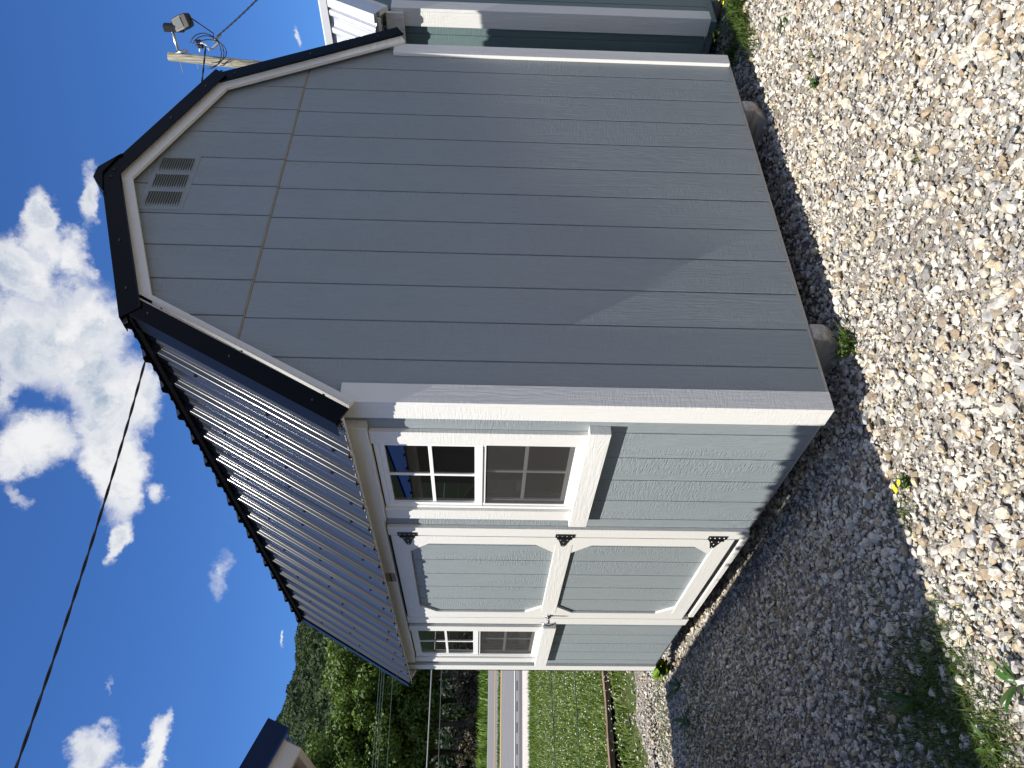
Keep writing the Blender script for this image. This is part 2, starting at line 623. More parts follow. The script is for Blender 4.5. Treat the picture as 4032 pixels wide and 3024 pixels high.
PROF_S = np.array([-200, 6.6, 7.3, 8.1, 8.9, 16.0, 17.0, 18.3, 25.0, 26.4, 27.4, 38.0, 43.0, 60, 120, 4000])
PROF_Z = np.array([-.186, -.186, -.176, -.06, -.015, .37, .475, .575, .705, .755, .835, .965, 1.08, 1.6, 3.0, 3.0])


def ground_z(x, y):
    x = np.asarray(x, float)
    y = np.asarray(y, float)
    s, l = sl(x, y)
    z = np.interp(s, PROF_S, PROF_Z)
    near = np.clip((9.0 - s) / 3.0, 0, 1)
    tilt = .010 * np.clip(x, 0, 2.6)
    bumps = .008 * np.sin(2.3 * x + 1.1 * y) * np.cos(1.7 * y - .6 * x) + .005 * np.sin(5.1 * x - 3.3 * y)
    return z + near * (tilt + bumps)


def strip_sheet(name, mat, s0, s1, ns, l0, l1, nl, lift=0.0, edge_noise=0.0, kind='structure', curve=0.0):
    ss = np.linspace(s0, s1, ns)
    ll = np.sign(np.linspace(-1, 1, nl)) * np.abs(np.linspace(-1, 1, nl)) ** 2
    ll = np.where(ll < 0, -ll * l0, ll * l1)
    S, L = np.meshgrid(ss, ll, indexing='ij')
    if edge_noise:
        wob = edge_noise * (np.sin(L * 2.1) + .6 * np.sin(L * 5.3 + 1) + .5 * np.sin(L * 11.7 + 2))
        S = S + wob * ((S - s0) / max(1e-6, s1 - s0) > .98)
    X = CXY[0] + S * BF[0] + L * BL[0]
    Y = CXY[1] + S * BF[1] + L * BL[1]
    Z = ground_z(X, Y) + lift
    v = np.stack([X, Y, Z], -1).reshape(-1, 3)
    idx = np.arange(ns * nl).reshape(ns, nl)
    f = np.stack([idx[:-1, :-1], idx[:-1, 1:], idx[1:, 1:], idx[1:, :-1]], -1).reshape(-1, 4)
    o = put(name, mesh_from(name, v, f, mat, True))
    o['kind'] = kind
    return o


strip_sheet('grass_bank', 'turf', 6.9, 15.95, 60, -60, 60, 60, -.012)
strip_sheet('road_shoulder', 'shoulder_stone', 15.9, 17.15, 8, -90, 90, 60, .006)
strip_sheet('road', 'asphalt', 17.05, 25.45, 12, -150, 150, 30, .012)
strip_sheet('grass_median', 'turf', 25.40, 26.42, 6, -150, 150, 30, .010)
strip_sheet('far_road', 'asphalt', 26.38, 38.1, 12, -150, 150, 30, .014)
strip_sheet('road_verge', 'turf', 38.05, 46, 12, -150, 150, 30, .014)
strip_sheet('woodland_floor', 'woods_floor', 45.9, 130, 20, -260, 260, 40, .016)
strip_sheet('road_edge_line', 'road_white', 18.25, 18.37, 2, -150, 150, 30, .018)
strip_sheet('road_edge_seam', 'asphalt_dark', 17.15, 17.5, 2, -150, 150, 30, .018)
strip_sheet('yellow_line', 'road_yellow', 24.75, 25.12, 2, -150, 150, 30, .018)
strip_sheet('far_yellow_line', 'road_yellow', 27.4, 27.85, 2, -150, 150, 30, .020)
strip_sheet('far_edge_line', 'road_white', 37.2, 37.4, 2, -150, 150, 30, .020)
# rumble cuts on the shoulder
rb = MB()
for i in range(90):
    l0 = -7 + i * .42
    for (a, b) in ((17.75, 18.02),):
        q = []
        for s_, l_ in ((a, l0), (a, l0 + .2), (b, l0 + .2), (b, l0)):
            x_, y_ = CXY + s_ * BF + l_ * BL
            q.append((x_, y_, float(ground_z(x_, y_)) + .0185))
        rb.quad(*q)
o = rb.build('rumble_strip', 'rumble')
o['kind'] = 'structure'

# gravel lot: fine sheet near, coarse beyond
gs = np.concatenate([np.linspace(-60, -2, 14), np.linspace(-1.5, 8.0, 150)])
gl = np.concatenate([np.linspace(-70, -4, 14), np.linspace(-3.5, 6.5, 150), np.linspace(7, 70, 14)])
S, L = np.meshgrid(gs, gl, indexing='ij')
wob = .10 * np.sin(L * 2.1) + .07 * np.sin(L * 5.3 + 1) + .05 * np.sin(L * 11.7 + 2)
S = np.where(S > 7.4, S + wob - .35, S)
X = CXY[0] + S * BF[0] + L * BL[0]
Y = CXY[1] + S * BF[1] + L * BL[1]
Z = ground_z(X, Y)
idx = np.arange(S.size).reshape(S.shape)
f = np.stack([idx[:-1, :-1], idx[:-1, 1:], idx[1:, 1:], idx[1:, :-1]], -1).reshape(-1, 4)
gravel_ground = put('gravel_ground', mesh_from('gravel_ground', np.stack([X, Y, Z], -1).reshape(-1, 3), f, 'gravel_bed', True))
gravel_ground['kind'] = 'structure'

# land all the way to the horizon, below everything
a = np.linspace(0, 2 * np.pi, 49)[:-1]
v = np.concatenate([[[0, 0, -2.0]], np.stack([3500 * np.cos(a), 3500 * np.sin(a), np.full(48, -2.0)], -1)])
f = np.array([[0, i + 1, (i + 1) % 48 + 1] for i in range(48)])
o = put('land', mesh_from('land', v, f, 'hill_soil'))
o['kind'] = 'structure'


# ---------------------------------------------------------------- stones
def stone_variant(n_pts, sx, sy, sz, rnd):
    bm = bmesh.new()
    for i in range(n_pts):
        d = Vector(rnd.normal(size=3)).normalized()
        d *= rnd.uniform(.78, 1.06)
        bm.verts.new((d.x * sx, d.y * sy, d.z * sz))
    r = bmesh.ops.convex_hull(bm, input=bm.verts)
    bmesh.ops.delete(bm, geom=[g for g in r['geom_interior'] if isinstance(g, bmesh.types.BMVert)], context='VERTS')
    bmesh.ops.triangulate(bm, faces=bm.faces)
    bm.verts.ensure_lookup_table()
    bm.verts.index_update()
    V = np.array([tuple(x.co) for x in bm.verts])
    F = np.array([[q.index for q in ff.verts] for ff in bm.faces])
    bm.free()
    return V, F


VAR_BIG = [stone_variant(int(RNG.integers(11, 16)), RNG.uniform(.9, 1.25), RNG.uniform(.65, 1.0), RNG.uniform(.5, .8), RNG) for _ in range(28)]
VAR_LARGE = [stone_variant(int(RNG.integers(20, 34)), RNG.uniform(.9, 1.2), RNG.uniform(.7, 1.0), RNG.uniform(.5, .75), RNG) for _ in range(30)]
VAR_SMALL = [stone_variant(int(RNG.integers(8, 11)), RNG.uniform(.9, 1.2), RNG.uniform(.7, 1.0), RNG.uniform(.55, .85), RNG) for _ in range(16)]
VAR_ROUND = [stone_variant(30, RNG.uniform(.95, 1.25), RNG.uniform(.75, 1.0), RNG.uniform(.5, .7), RNG) for _ in range(8)]

PALETTE = np.array([(.52, .50, .46), (.43, .425, .415), (.33, .335, .345), (.52, .48, .41), (.43, .375, .285),
                    (.32, .258, .185), (.24, .235, .23), (.58, .565, .54), (.36, .285, .20), (.47, .455, .43)])
PAL_W = np.array([.20, .16, .09, .13, .09, .06, .04, .11, .012, .108])
PAL_W = PAL_W / PAL_W.sum()


def rot_mats(n, tilt):
    yaw = RNG.uniform(0, 2 * np.pi, n)
    ax = RNG.uniform(0, 2 * np.pi, n)
    tl = RNG.normal(0, tilt, n)
    cyw, syw = np.cos(yaw), np.sin(yaw)
    Rz = np.zeros((n, 3, 3))
    Rz[:, 0, 0], Rz[:, 0, 1], Rz[:, 1, 0], Rz[:, 1, 1], Rz[:, 2, 2] = cyw, -syw, syw, cyw, 1
    ux, uy = np.cos(ax), np.sin(ax)
    c, s_ = np.cos(tl), np.sin(tl)
    Rt = np.zeros((n, 3, 3))
    Rt[:, 0, 0] = c + ux * ux * (1 - c)
    Rt[:, 0, 1] = ux * uy * (1 - c)
    Rt[:, 0, 2] = uy * s_
    Rt[:, 1, 0] = ux * uy * (1 - c)
    Rt[:, 1, 1] = c + uy * uy * (1 - c)
    Rt[:, 1, 2] = -ux * s_
    Rt[:, 2, 0] = -uy * s_
    Rt[:, 2, 1] = ux * s_
    Rt[:, 2, 2] = c
    return Rt @ Rz


def scatter(variants, pos, size, R, cols):
    n = len(pos)
    which = RNG.integers(0, len(variants), n)
    Vs, Fs, Cs = [], [], []
    base = 0
    for k, (V, F) in enumerate(variants):
        ii = np.nonzero(which == k)[0]
        if not len(ii):
            continue
        W = np.einsum('nij,vj->nvi', R[ii], V) * size[ii][:, None, None] + pos[ii][:, None, :]
        m = len(ii)
        Vs.append(W.reshape(-1, 3))
        Fs.append((F[None] + (np.arange(m) * len(V))[:, None, None] + base).reshape(-1, 3))
        jit = RNG.uniform(.92, 1.08, (m, len(V), 1))
        Cs.append((cols[ii][:, None, :] * jit).reshape(-1, 3))
        base += m * len(V)
    return np.concatenate(Vs), np.concatenate(Fs), np.concatenate(Cs)


AZ0, AZ1 = math.radians(3), math.radians(66)


def polar_points(n, r0, r1, power=1.0):
    """points of the lot that the lens looks over, denser towards the viewer"""
    r = (r0 ** power + RNG.uniform(0, 1, n) * (r1 ** power - r0 ** power)) ** (1 / power)
    a_ = RNG.uniform(AZ0, AZ1, n)
    return np.stack([CAM.x + r * np.sin(a_), CAM.y + r * np.cos(a_)], -1), r


def gravel_edge(xy):
    s, l = sl(xy[:, 0], xy[:, 1])
    return s < 7.55 + .10 * np.sin(l * 2.1) + .07 * np.sin(l * 5.3 + 1) + .25 * RNG.normal(size=len(s))


def keep_xy(xy, under=.75):
    x, y = xy[:, 0], xy[:, 1]
    deep = (x > under) & (x < 2.45 - under * .2) & (y > under) & (y < 3.7)
    deep2 = (x > 3.3) & (y > .4)
    return (~deep) & (~deep2) & gravel_edge(xy)


def stone_cols(n, warm=0.0):
    w_ = PAL_W.copy()
    w_[[3, 4, 5]] *= 1 + warm
    w_ /= w_.sum()
    c = PALETTE[RNG.choice(len(PALETTE), n, p=w_)]
    c = c * RNG.normal(1.0, .10, (n, 1)) * np.array([1.14, 1.11, 1.03])
    return np.clip(c + RNG.normal(0, .004, (n, 3)), .05, .74)


def patch_noise(xy):
    x, y = xy[:, 0], xy[:, 1]
    return (np.sin(2.7 * x + .8) * np.cos(3.1 * y - 1.2) + .7 * np.sin(5.9 * x - 4.3 * y) + .5 * np.sin(9.1 * y + 7.3 * x + 2)) / 2.2


# coarse stones
xy, r = polar_points(82000, 1.7, 8.4, 1.7)
k = keep_xy(xy)
pn = patch_noise(xy)
k &= RNG.uniform(0, 1, len(xy)) < np.clip(.80 + .55 * pn, .22, 1)
xy = xy[k]
n = len(xy)
size = np.clip(np.exp(RNG.normal(math.log(.0120), .36, n)), .0062, .028)
z = ground_z(xy[:, 0], xy[:, 1]) + size * RNG.uniform(-.05, .55, n) + RNG.uniform(0, .009, n)
pos = np.column_stack([xy, z])
R_ = rot_mats(n, .42)
cols = stone_cols(n)
dist = np.hypot(xy[:, 0] - CAM.x, xy[:, 1] - CAM.y)
seen = (dist < 7) & ~((xy[:, 0] > -.02) & (xy[:, 1] > .05) & (xy[:, 0] < 2.5))
azs = np.arctan2(xy[:, 0] - CAM.x, xy[:, 1] - CAM.y)
dep = np.arctan2(CAM.z + .15, dist)
cosa = np.cos(azs - YAW)
inside = (np.abs(np.tan(azs - YAW)) < .50) & (np.tan(dep) / cosa < .70)
score = np.where(seen & inside, size / dist, 0)
order = np.argsort(-score)
big_i = order[:300]
rest = np.ones(n, bool)
rest[big_i] = False
V, F, Cc = scatter(VAR_BIG, pos[rest], size[rest], R_[rest], cols[rest])
layers = [(V, F, Cc)]
# rounder tan and brown river pebbles
xyp, _ = polar_points(1500, 1.8, 8.0, 1.6)
kp = keep_xy(xyp)
xyp = xyp[kp]
m_ = len(xyp)
sp = np.clip(np.exp(RNG.normal(math.log(.018), .28, m_)), .010, .032)
pp = np.column_stack([xyp, ground_z(xyp[:, 0], xyp[:, 1]) + sp * RNG.uniform(.05, .5, m_)])
pc = np.array([(.45, .385, .28), (.36, .29, .205), (.52, .46, .36), (.30, .248, .19)])[RNG.integers(0, 4, m_)] * RNG.normal(1, .1, (m_, 1))
layers.append(scatter(VAR_ROUND, pp, sp, rot_mats(m_, .2), pc))
# chips and fines
xys, _ = polar_points(52000, 1.7, 7.6, 1.35)
ks = keep_xy(xys, .5)
xys = xys[ks]
m_ = len(xys)
ssz = np.clip(np.exp(RNG.normal(math.log(.0062), .34, m_)), .003, .012)
ps = np.column_stack([xys, ground_z(xys[:, 0], xys[:, 1]) + ssz * RNG.uniform(-.1, .7, m_)])
layers.append(scatter(VAR_SMALL, ps, ssz, rot_mats(m_, .5), stone_cols(m_, .8)))
Vb, Fb, Cb, base = [], [], [], 0
for V, F, Cc in layers:
    Vb.append(V)
    Fb.append(F + base)
    Cb.append(Cc)
    base += len(V)
gravel = put('gravel', mesh_from('gravel', np.concatenate(Vb), np.concatenate(Fb), 'stone', False, np.concatenate(Cb)), gravel_ground)
gravel['kind'] = 'stuff'
# the 300 stones that show largest, one object each
stone_meshes = []
for q in range(60):
    V, F = VAR_LARGE[q % len(VAR_LARGE)]
    c = PALETTE[RNG.choice(len(PALETTE), p=PAL_W)] * RNG.uniform(.9, 1.1) * np.array([1.14, 1.11, 1.03])
    cc = np.tile(np.clip(c, 0, .7), (len(V), 1)) * RNG.uniform(.92, 1.08, (len(V), 1))
    stone_meshes.append(mesh_from('stone', V, F, 'stone', False, cc))
for j, i in enumerate(big_i):
    o = put('stone', stone_meshes[j % 60], gravel_ground, tuple(pos[i]))
    o.rotation_euler = (RNG.normal(0, .3), RNG.normal(0, .3), RNG.uniform(0, 6.28))
    o.scale = (size[i],) * 3

# ---------------------------------------------------------------- the gray barn shed
GW = 2.438                       # gable width
LEN = 3.70                       # length of the eave side
HX = GW / 2
# gambrel outline: (half width, height) of the lower edge of the white rake boards
IN = [(1.243, 1.868), (.735, 2.767), (0.0, 3.052)]
A_LO = math.atan2(IN[1][1] - IN[0][1], IN[0][0] - IN[1][0])
A_UP = math.atan2(IN[2][1] - IN[1][1], IN[1][0])


def off_profile(d, end_ext=0.0):
    """outline pushed outwards by d: [eave end, break, peak] as (half width, z)"""
    nl = (math.sin(A_LO), math.cos(A_LO))
    nu = (math.sin(A_UP), math.cos(A_UP))
    p0 = (IN[0][0] + d * nl[0] + end_ext * math.cos(A_LO), IN[0][1] + d * nl[1] - end_ext * math.sin(A_LO))
    # lower line through p0 with slope, upper line through IN[2] shifted
    kl, ku = -math.tan(A_LO), -math.tan(A_UP)
    cu = IN[1][1] + d * nu[1] - ku * (IN[1][0] + d * nu[0])
    cl = p0[1] - kl * p0[0]
    hb = (cu - cl) / (kl - ku)
    return [p0, (hb, ku * hb + cu), (0.0, cu)]


def side(p, sgn):
    return (HX + sgn * p[0], p[1])


shed = empty('barn_shed', (HX, LEN / 2, -.15), 'gray gambrel roofed barn shed with white trim and black metal roof', 'shed')


def zroof(x, d=.03):
    pr = off_profile(d)
    h = abs(x - HX)
    if h > pr[1][0]:
        return pr[1][1] + (pr[0][1] - pr[1][1]) * (h - pr[1][0]) / (pr[0][0] - pr[1][0])
    return pr[2][1] + (pr[1][1] - pr[2][1]) * h / pr[1][0]


# siding planks, gable end
G0, GP, GAP = .2015, .2032, .0065
lines = [0.0] + [G0 + GP * i for i in range(11)] + [GW]
SEAM = 2.381
for i in range(12):
    xa, xb = lines[i] + (GAP / 2 if i else 0), lines[i + 1] - (GAP / 2 if i < 11 else 0)
    xs = sorted({xa, xb} | {HX + s_ * off_profile(.03)[1][0] for s_ in (-1, 1) if xa < HX + s_ * off_profile(.03)[1][0] < xb})
    top = [(x, min(SEAM - .004, zroof(x))) for x in xs]
    # split where the slope passes the seam
    poly = [(xa, 0, 0.0), (xb, 0, 0.0)]
    pts = []
    N = 12
    for q in range(N + 1):
        x = xb + (xa - xb) * q / N
        pts.append((x, 0, min(SEAM - .004, zroof(x))))
    b = MB()
    b.prism(poly + pts, (0, .011, 0))
    b.build('siding_plank', 'gray_siding', shed, bevel=.0018)
for i in range(12):
    d_ = .009
    xa, xb = lines[i] + d_ + GAP / 2, lines[i + 1] + d_ - GAP / 2
    xa, xb = max(xa, .05), min(xb, GW - .05)
    cand = [xb + (xa - xb) * q / 24 for q in range(25)]
    pts = [(x, -.001, zroof(x)) for x in cand if zroof(x) > SEAM + .004]
    if len(pts) < 3:
        continue
    b = MB()
    b.prism([(pts[-1][0], -.001, SEAM + .003), (pts[0][0], -.001, SEAM + .003)] + pts, (0, .011, 0))
    b.build('siding_plank', 'gray_siding', shed, bevel=.0018)
# raw brown edge showing at the seam
xa = next(x / 1000 for x in range(0, 1200) if zroof(x / 1000, 0) > SEAM)
box_part('seam_edge', 'raw_edge', shed, xa, GW - xa, -.0025, .004, SEAM - .0030, SEAM + .0015, 0)
# backing sheet of the gable
b = MB()
pr = off_profile(.02)
poly = [(.004, .0065, 0.002), (GW - .004, .0065, .002)] + [(side(p, s_)[0], .0065, side(p, s_)[1]) for p, s_ in ((pr[0], 1), (pr[1], 1), (pr[2], 1), (pr[1], -1), (pr[0], -1))]
poly[2] = (GW - .004, .0065, 1.95)
poly[-1] = (.004, .0065, 1.95)
b.prism(poly, (0, .05, 0))
b.build('gable_wall', 'gray_siding', shed)
b = MB()
b.prism([(p[0], LEN - .07, p[2]) for p in poly], (0, .05, 0))
b.build('gable_wall', 'gray_siding', shed)
box_part('side_wall', 'gray_siding', shed, GW - .05, GW - .004, .06, LEN - .08, .002, 1.90)

# eave side: planks with gaps, in stretches between openings
W1 = dict(y0=.29, y1=.905, z0=.943, z1=1.838)
W2 = dict(y0=2.752, y1=3.392, z0=.955, z1=1.850)
DOOR = (1.2065, 2.4665, .050, 1.843)
E0 = .2079
elines = [0.0] + [E0 + GP * i for i in range(5)] + [1.20]
flines = [2.48, 2.6740] + [2.8775 + GP * i for i in range(4)] + [LEN]
for ls in (elines, flines):
    for i in range(len(ls) - 1):
        ya, yb = ls[i] + (GAP / 2 if i else 0), ls[i + 1] - (GAP / 2 if i < len(ls) - 2 else 0)
        win = W1 if ls is elines else W2
        lo, hi = max(ya, win['y0']), min(yb, win['y1'])
        b = MB()
        if hi - lo > .01:
            if lo - ya > .004 or yb - hi > .004:
                # a plank notched round the window opening
                b.box(0, .011, ya, yb, 0, win['z0'])
                if lo - ya > .004:
                    b.box(0, .011, ya, lo, win['z0'] + .0005, 1.93)
                if yb - hi > .004:
                    b.box(0, .011, hi, yb, win['z0'] + .0005, 1.93)
            else:
                b.box(0, .011, ya, yb, 0, win['z0'])
        else:
            b.box(0, .011, ya, yb, 0, 1.93)
        b.build('siding_plank', 'gray_siding', shed, bevel=.0012)
b = MB()
b.box(.0065, .05, .06, W1['y0'], .002, 1.95)
b.box(.0065, .05, W1['y0'], W1['y1'], .002, W1['z0'])
b.box(.0065, .05, W1['y1'], 1.20, .002, 1.95)
b.box(.0065, .05, 1.20, 2.475, 1.867, 1.95)
b.box(.0065, .05, 2.475, W2['y0'], .002, 1.95)
b.box(.0065, .05, W2['y0'], W2['y1'], .002, W2['z0'])
b.box(.0065, .05, W2['y1'], LEN - .08, .002, 1.95)
b.build('side_wall', 'gray_siding', shed)
# floor, rim, skids
box_part('floor', 'floor_wood', shed, .06, GW - .06, .07, LEN - .08, -.012, .010)
box_part('rim_board', 'pale_rim', shed, .008, GW - .008, .010, .045, -.017, -.001)
box_part('rim_board', 'pale_rim', shed, .010, .045, .046, LEN - .05, -.017, -.001)
box_part('rim_board', 'pale_rim', shed, GW - .045, GW - .010, .046, LEN - .05, -.017, -.001)
for xs in (.355, 1.965):
    b = MB()
    zb = float(ground_z(xs, 0)) - .01
    b.prism([(xs, .003, -.018), (xs, .003, -.075), (xs, .085, zb), (xs, LEN - .1, zb), (xs, LEN - .05, -.018)], (.089, 0, 0))
    b.build('skid', 'skid_wood', shed, bevel=.004)
box_part('inner_floor_shade', 'inside_shade', shed, .07, GW - .07, .08, LEN - .1, 1.97, 1.99)

# corner boards
CT = .022
b_ = [('z', 0)]
box_part('corner_board', 'white_trim_z', shed, -CT, .068, -CT, -.0005, .0, 1.93)
box_part('corner_board', 'white_trim_z', shed, -CT, -.0005, 0.0, .092, .0, 1.93)
box_part('corner_board', 'white_trim_z', shed, GW - .068, GW + CT, -CT, -.0005, .0, 1.93)
box_part('corner_board', 'white_trim_z', shed, GW + .0005, GW + CT, 0.0, .092, .0, 1.93)
box_part('corner_board', 'white_trim_z', shed, -CT, -.0005, 3.590, LEN + CT, .0, 1.93)
box_part('corner_board', 'white_trim_z', shed, -CT, .068, LEN + .0005, LEN + CT, .0, 1.93)


# rake boards and rake trims
def rake_set(yf, sgn_y, far=False):
    """yf: plane of the wall face, sgn_y: -1 towards the viewer, +1 at the back"""
    lo, hi = off_profile(0.0), off_profile(.095)
    ya, yb = yf + sgn_y * .0225, yf + sgn_y * .042
    for s_ in (-1, 1):
        for kk in (0, 1):
            q = [side(lo[kk], s_), side(lo[kk + 1], s_), side(hi[kk + 1], s_), side(hi[kk], s_)]
            b = MB()
            b.prism([(x, ya, z_) for x, z_ in q], (0, yb - ya, 0))
            b.build('rake_board', 'white_trim_x', shed, bevel=.0015)
    t0, t1 = off_profile(.050), off_profile(.127)
    yc, yd = yf + sgn_y * .0435, yf + sgn_y * .052
    dl = .055
    for s_ in (-1, 1):
        # lower slope trim
        e0, e1 = off_profile(.050, .012), off_profile(.127, .012)
        q = [side(e0[0], s_), side(t0[1], s_), side(t1[1], s_), side(e1[0], s_)]
        b = MB()
        b.prism([(x, yc, z_) for x, z_ in q], (0, yd - yc, 0))
        hem0 = off_profile(.043, .012)
        # kicked-out hem
        hq = [side(e0[0], s_), side((t0[1][0] - .010, t0[1][1] + .0), s_), side((off_profile(.043)[1][0] - .010, off_profile(.043)[1][1]), s_), side(hem0[0], s_)]
        y2 = yd + sgn_y * .011
        b.prism([(hq[0][0], yd, hq[0][1]), (hq[1][0], yd, hq[1][1]), (hq[2][0], y2, hq[2][1]), (hq[3][0], y2, hq[3][1])], (0, -sgn_y * .002, 0))
        # flange lying on the roof
        nl = (math.sin(A_LO) * .004, math.cos(A_LO) * .004)
        fl = [side(e1[0], s_), side(t1[1], s_)]
        f2 = [side((e1[0][0] + nl[0], e1[0][1] + nl[1]), s_), side((t1[1][0] + nl[0], t1[1][1] + nl[1]), s_)]
        yin = yf - sgn_y * .035
        b.add([(fl[0][0], yd, fl[0][1]), (fl[1][0], yd, fl[1][1]), (fl[1][0], yin, fl[1][1]), (fl[0][0], yin, fl[0][1]),
               (f2[0][0], yd, f2[0][1]), (f2[1][0], yd, f2[1][1]), (f2[1][0], yin, f2[1][1]), (f2[0][0], yin, f2[0][1])],
              [(0, 1, 2, 3), (4, 7, 6, 5), (0, 4, 5, 1), (1, 5, 6, 2), (2, 6, 7, 3), (3, 7, 4, 0)])
        b.build('rake_trim', 'black_metal', shed)
        # upper slope trim overhangs the break
        ux, uz = math.cos(A_UP), -math.sin(A_UP)
        pk0, pk1 = t0[2], t1[2]
        k0 = (t0[1][0] + dl * ux, t0[1][1] + dl * uz)
        k1 = (t1[1][0] + dl * ux, t1[1][1] + dl * uz)
        yd2 = yd + sgn_y * .004
        yc2 = yd + sgn_y * .0008
        b = MB()
        q = [side(k0, s_), side(pk0, s_), side(pk1, s_), side(k1, s_)]
        b.prism([(x, yc2, z_) for x, z_ in q], (0, yd2 - yc2, 0))
        hh0, hh1 = off_profile(.041)[2], off_profile(.041)[1]
        hk = (hh1[0] + dl * ux, hh1[1] + dl * uz)
        y2 = yd2 + sgn_y * .010
        p4 = [side(k0, s_), side(pk0, s_), side(hh0, s_), side(hk, s_)]
        b.prism([(p4[0][0], yd2, p4[0][1]), (p4[1][0], yd2, p4[1][1]), (p4[2][0], y2, p4[2][1]), (p4[3][0], y2, p4[3][1])], (0, -sgn_y * .002, 0))
        fl = [side(k1, s_), side(pk1, s_)]
        b.add([(fl[0][0], yd2, fl[0][1]), (fl[1][0], yd2, fl[1][1]), (fl[1][0], yin, fl[1][1]), (fl[0][0], yin, fl[0][1]),
               (fl[0][0], yd2, fl[0][1] + .004), (fl[1][0], yd2, fl[1][1] + .004), (fl[1][0], yin, fl[1][1] + .004), (fl[0][0], yin, fl[0][1] + .004)],
              [(0, 1, 2, 3), (4, 7, 6, 5), (0, 4, 5, 1), (1, 5, 6, 2), (2, 6, 7, 3), (3, 7, 4, 0)])
        b.build('rake_trim', 'black_metal', shed)
    # screw heads on the trims
    sc = MB()
    tm = off_profile(.088)
    for s_ in (-1, 1):
        for kk, fr in ((0, .12), (0, .5), (0, .9), (1, .1), (1, .45), (1, .97)):
            p = tuple(tm[kk][i] + (tm[kk + 1][i] - tm[kk][i]) * fr for i in (0, 1))
            x, z_ = side(p, s_)
            yy = yd + sgn_y * (.0042 if kk else 0)
            sc.tube([(x, yy, z_), (x, yy + sgn_y * .006, z_)], [.006, .004], 6)
    o = sc.build('trim_screws', 'screw_head', shed)
    o['kind'] = 'stuff'


rake_set(0.0, -1)
rake_set(LEN, 1)


# ribbed roof sheets: cross-section in (distance along the eave, height)
def rib_section(y0, y1, first, period=.2286):
    pts = {y0: 0.0, y1: 0.0}
    kmin, kmax = int(math.floor((y0 - first) / period)) - 1, int(math.ceil((y1 - first) / period)) + 1
    for kk in range(kmin, kmax + 1):
        c = first + kk * period
        for dy, h in ((-.034, 0), (-.030, .0010), (-.027, .0040), (-.0175, .0150), (-.0145, .0182), (-.010, .019),
                      (.010, .019), (.0145, .0182), (.0175, .0150), (.027, .0040), (.030, .0010), (.034, 0)):
            if y0 < c + dy < y1:
                pts[c + dy] = h
        for mid in (.5 * period - .037, .5 * period + .037):
            for dy, h in ((-.017, 0), (-.013, .0008), (-.008, .0040), (-.004, .0048), (.004, .0048), (.008, .0040), (.013, .0008), (.017, 0)):
                if period > .2 and y0 < c + mid + dy < y1:
                    pts[c + mid + dy] = h
    return sorted(pts.items())


def rib_sheet(name, mat, parent, p_lo, p_hi, nrm, sec, th=.0012):
    """p_lo, p_hi: (x, z) of the sheet's lower and upper edge, nrm: outward (x, z)"""
    vs, fs = [], []
    n_ = len(sec)
    for (px, pz) in (p_lo, p_hi):
        for off in (0, -th):
            for y_, h in sec:
                vs.append((px + nrm[0] * (h + off), y_, pz + nrm[1] * (h + off)))
    for i in range(n_ - 1):
        fs.append((i, i + 1, 2 * n_ + i + 1, 2 * n_ + i))
        fs.append((n_ + i + 1, n_ + i, 3 * n_ + i, 3 * n_ + i + 1))
        fs.append((i + 1, i, n_ + i, n_ + i + 1))
        fs.append((2 * n_ + i, 2 * n_ + i + 1, 3 * n_ + i + 1, 3 * n_ + i))
    b = MB()
    b.add(vs, fs)
    o_ = b.build(name, mat, parent, True)
    o_.data.set_sharp_from_angle(angle=math.radians(50))
    return o_


RIB0 = .201
roof_y = [-.040, .201 + .2286 * 3 + .11, .201 + .2286 * 7 + .11, .201 + .2286 * 11 + .11, LEN + .040]
base_p = off_profile(.103, .022)
for s_ in (-1, 1):
    nl = (s_ * math.sin(A_LO), math.cos(A_LO))
    nu = (s_ * math.sin(A_UP), math.cos(A_UP))
    ux, uz = math.cos(A_UP), -math.sin(A_UP)
    for j in range(4):
        y0, y1 = roof_y[j], roof_y[j + 1] + (.03 if j < 3 else 0)
        lift = .0016 * (j % 2)
        sec = [(y_, h + lift) for y_, h in rib_section(y0, y1, RIB0)]
        rib_sheet('roof_panel', 'roof_sheet', shed, side(base_p[0], s_), side(base_p[1], s_), nl, sec)
        up_p = off_profile(.105)
        lowpt = (up_p[1][0] + .088 * ux, up_p[1][1] + .088 * uz)
        rib_sheet('roof_panel', 'roof_sheet', shed, side(lowpt, s_), side(up_p[2], s_), nu, sec)
    # decking under the sheets
    d0, d1 = off_profile(.083, .012), off_profile(.099, .012)
    b = MB()
    q = [side(d0[0], s_), side(d0[1], s_), side(d1[1], s_), side(d1[0], s_)]
    b.prism([(x, -.036, z_) for x, z_ in q], (0, LEN + .072, 0))
    b.build('roof_deck', 'deck_edge', shed)
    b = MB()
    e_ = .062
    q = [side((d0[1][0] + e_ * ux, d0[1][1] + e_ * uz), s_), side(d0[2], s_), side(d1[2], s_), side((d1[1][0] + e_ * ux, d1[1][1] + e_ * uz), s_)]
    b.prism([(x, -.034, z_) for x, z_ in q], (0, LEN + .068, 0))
    b.build('roof_deck', 'inside_shade', shed)
# foam-free closures leave small ragged tabs at the eave: one strip of torn wrap
b = MB()
p0 = off_profile(.101, .016)[0]
yy = -.03
while yy < LEN + .02:
    wd = random.uniform(.012, .05)
    dz = random.uniform(.0, .012)
    x, z_ = side(p0, -1)
    b.box(x - .001, x + .003, yy, yy + wd, z_ - .004 - dz * .45, z_ + .004)
    yy += wd + random.uniform(.002, .05)
o = b.build('eave_wrap', 'deck_edge', shed)
o['kind'] = 'stuff'
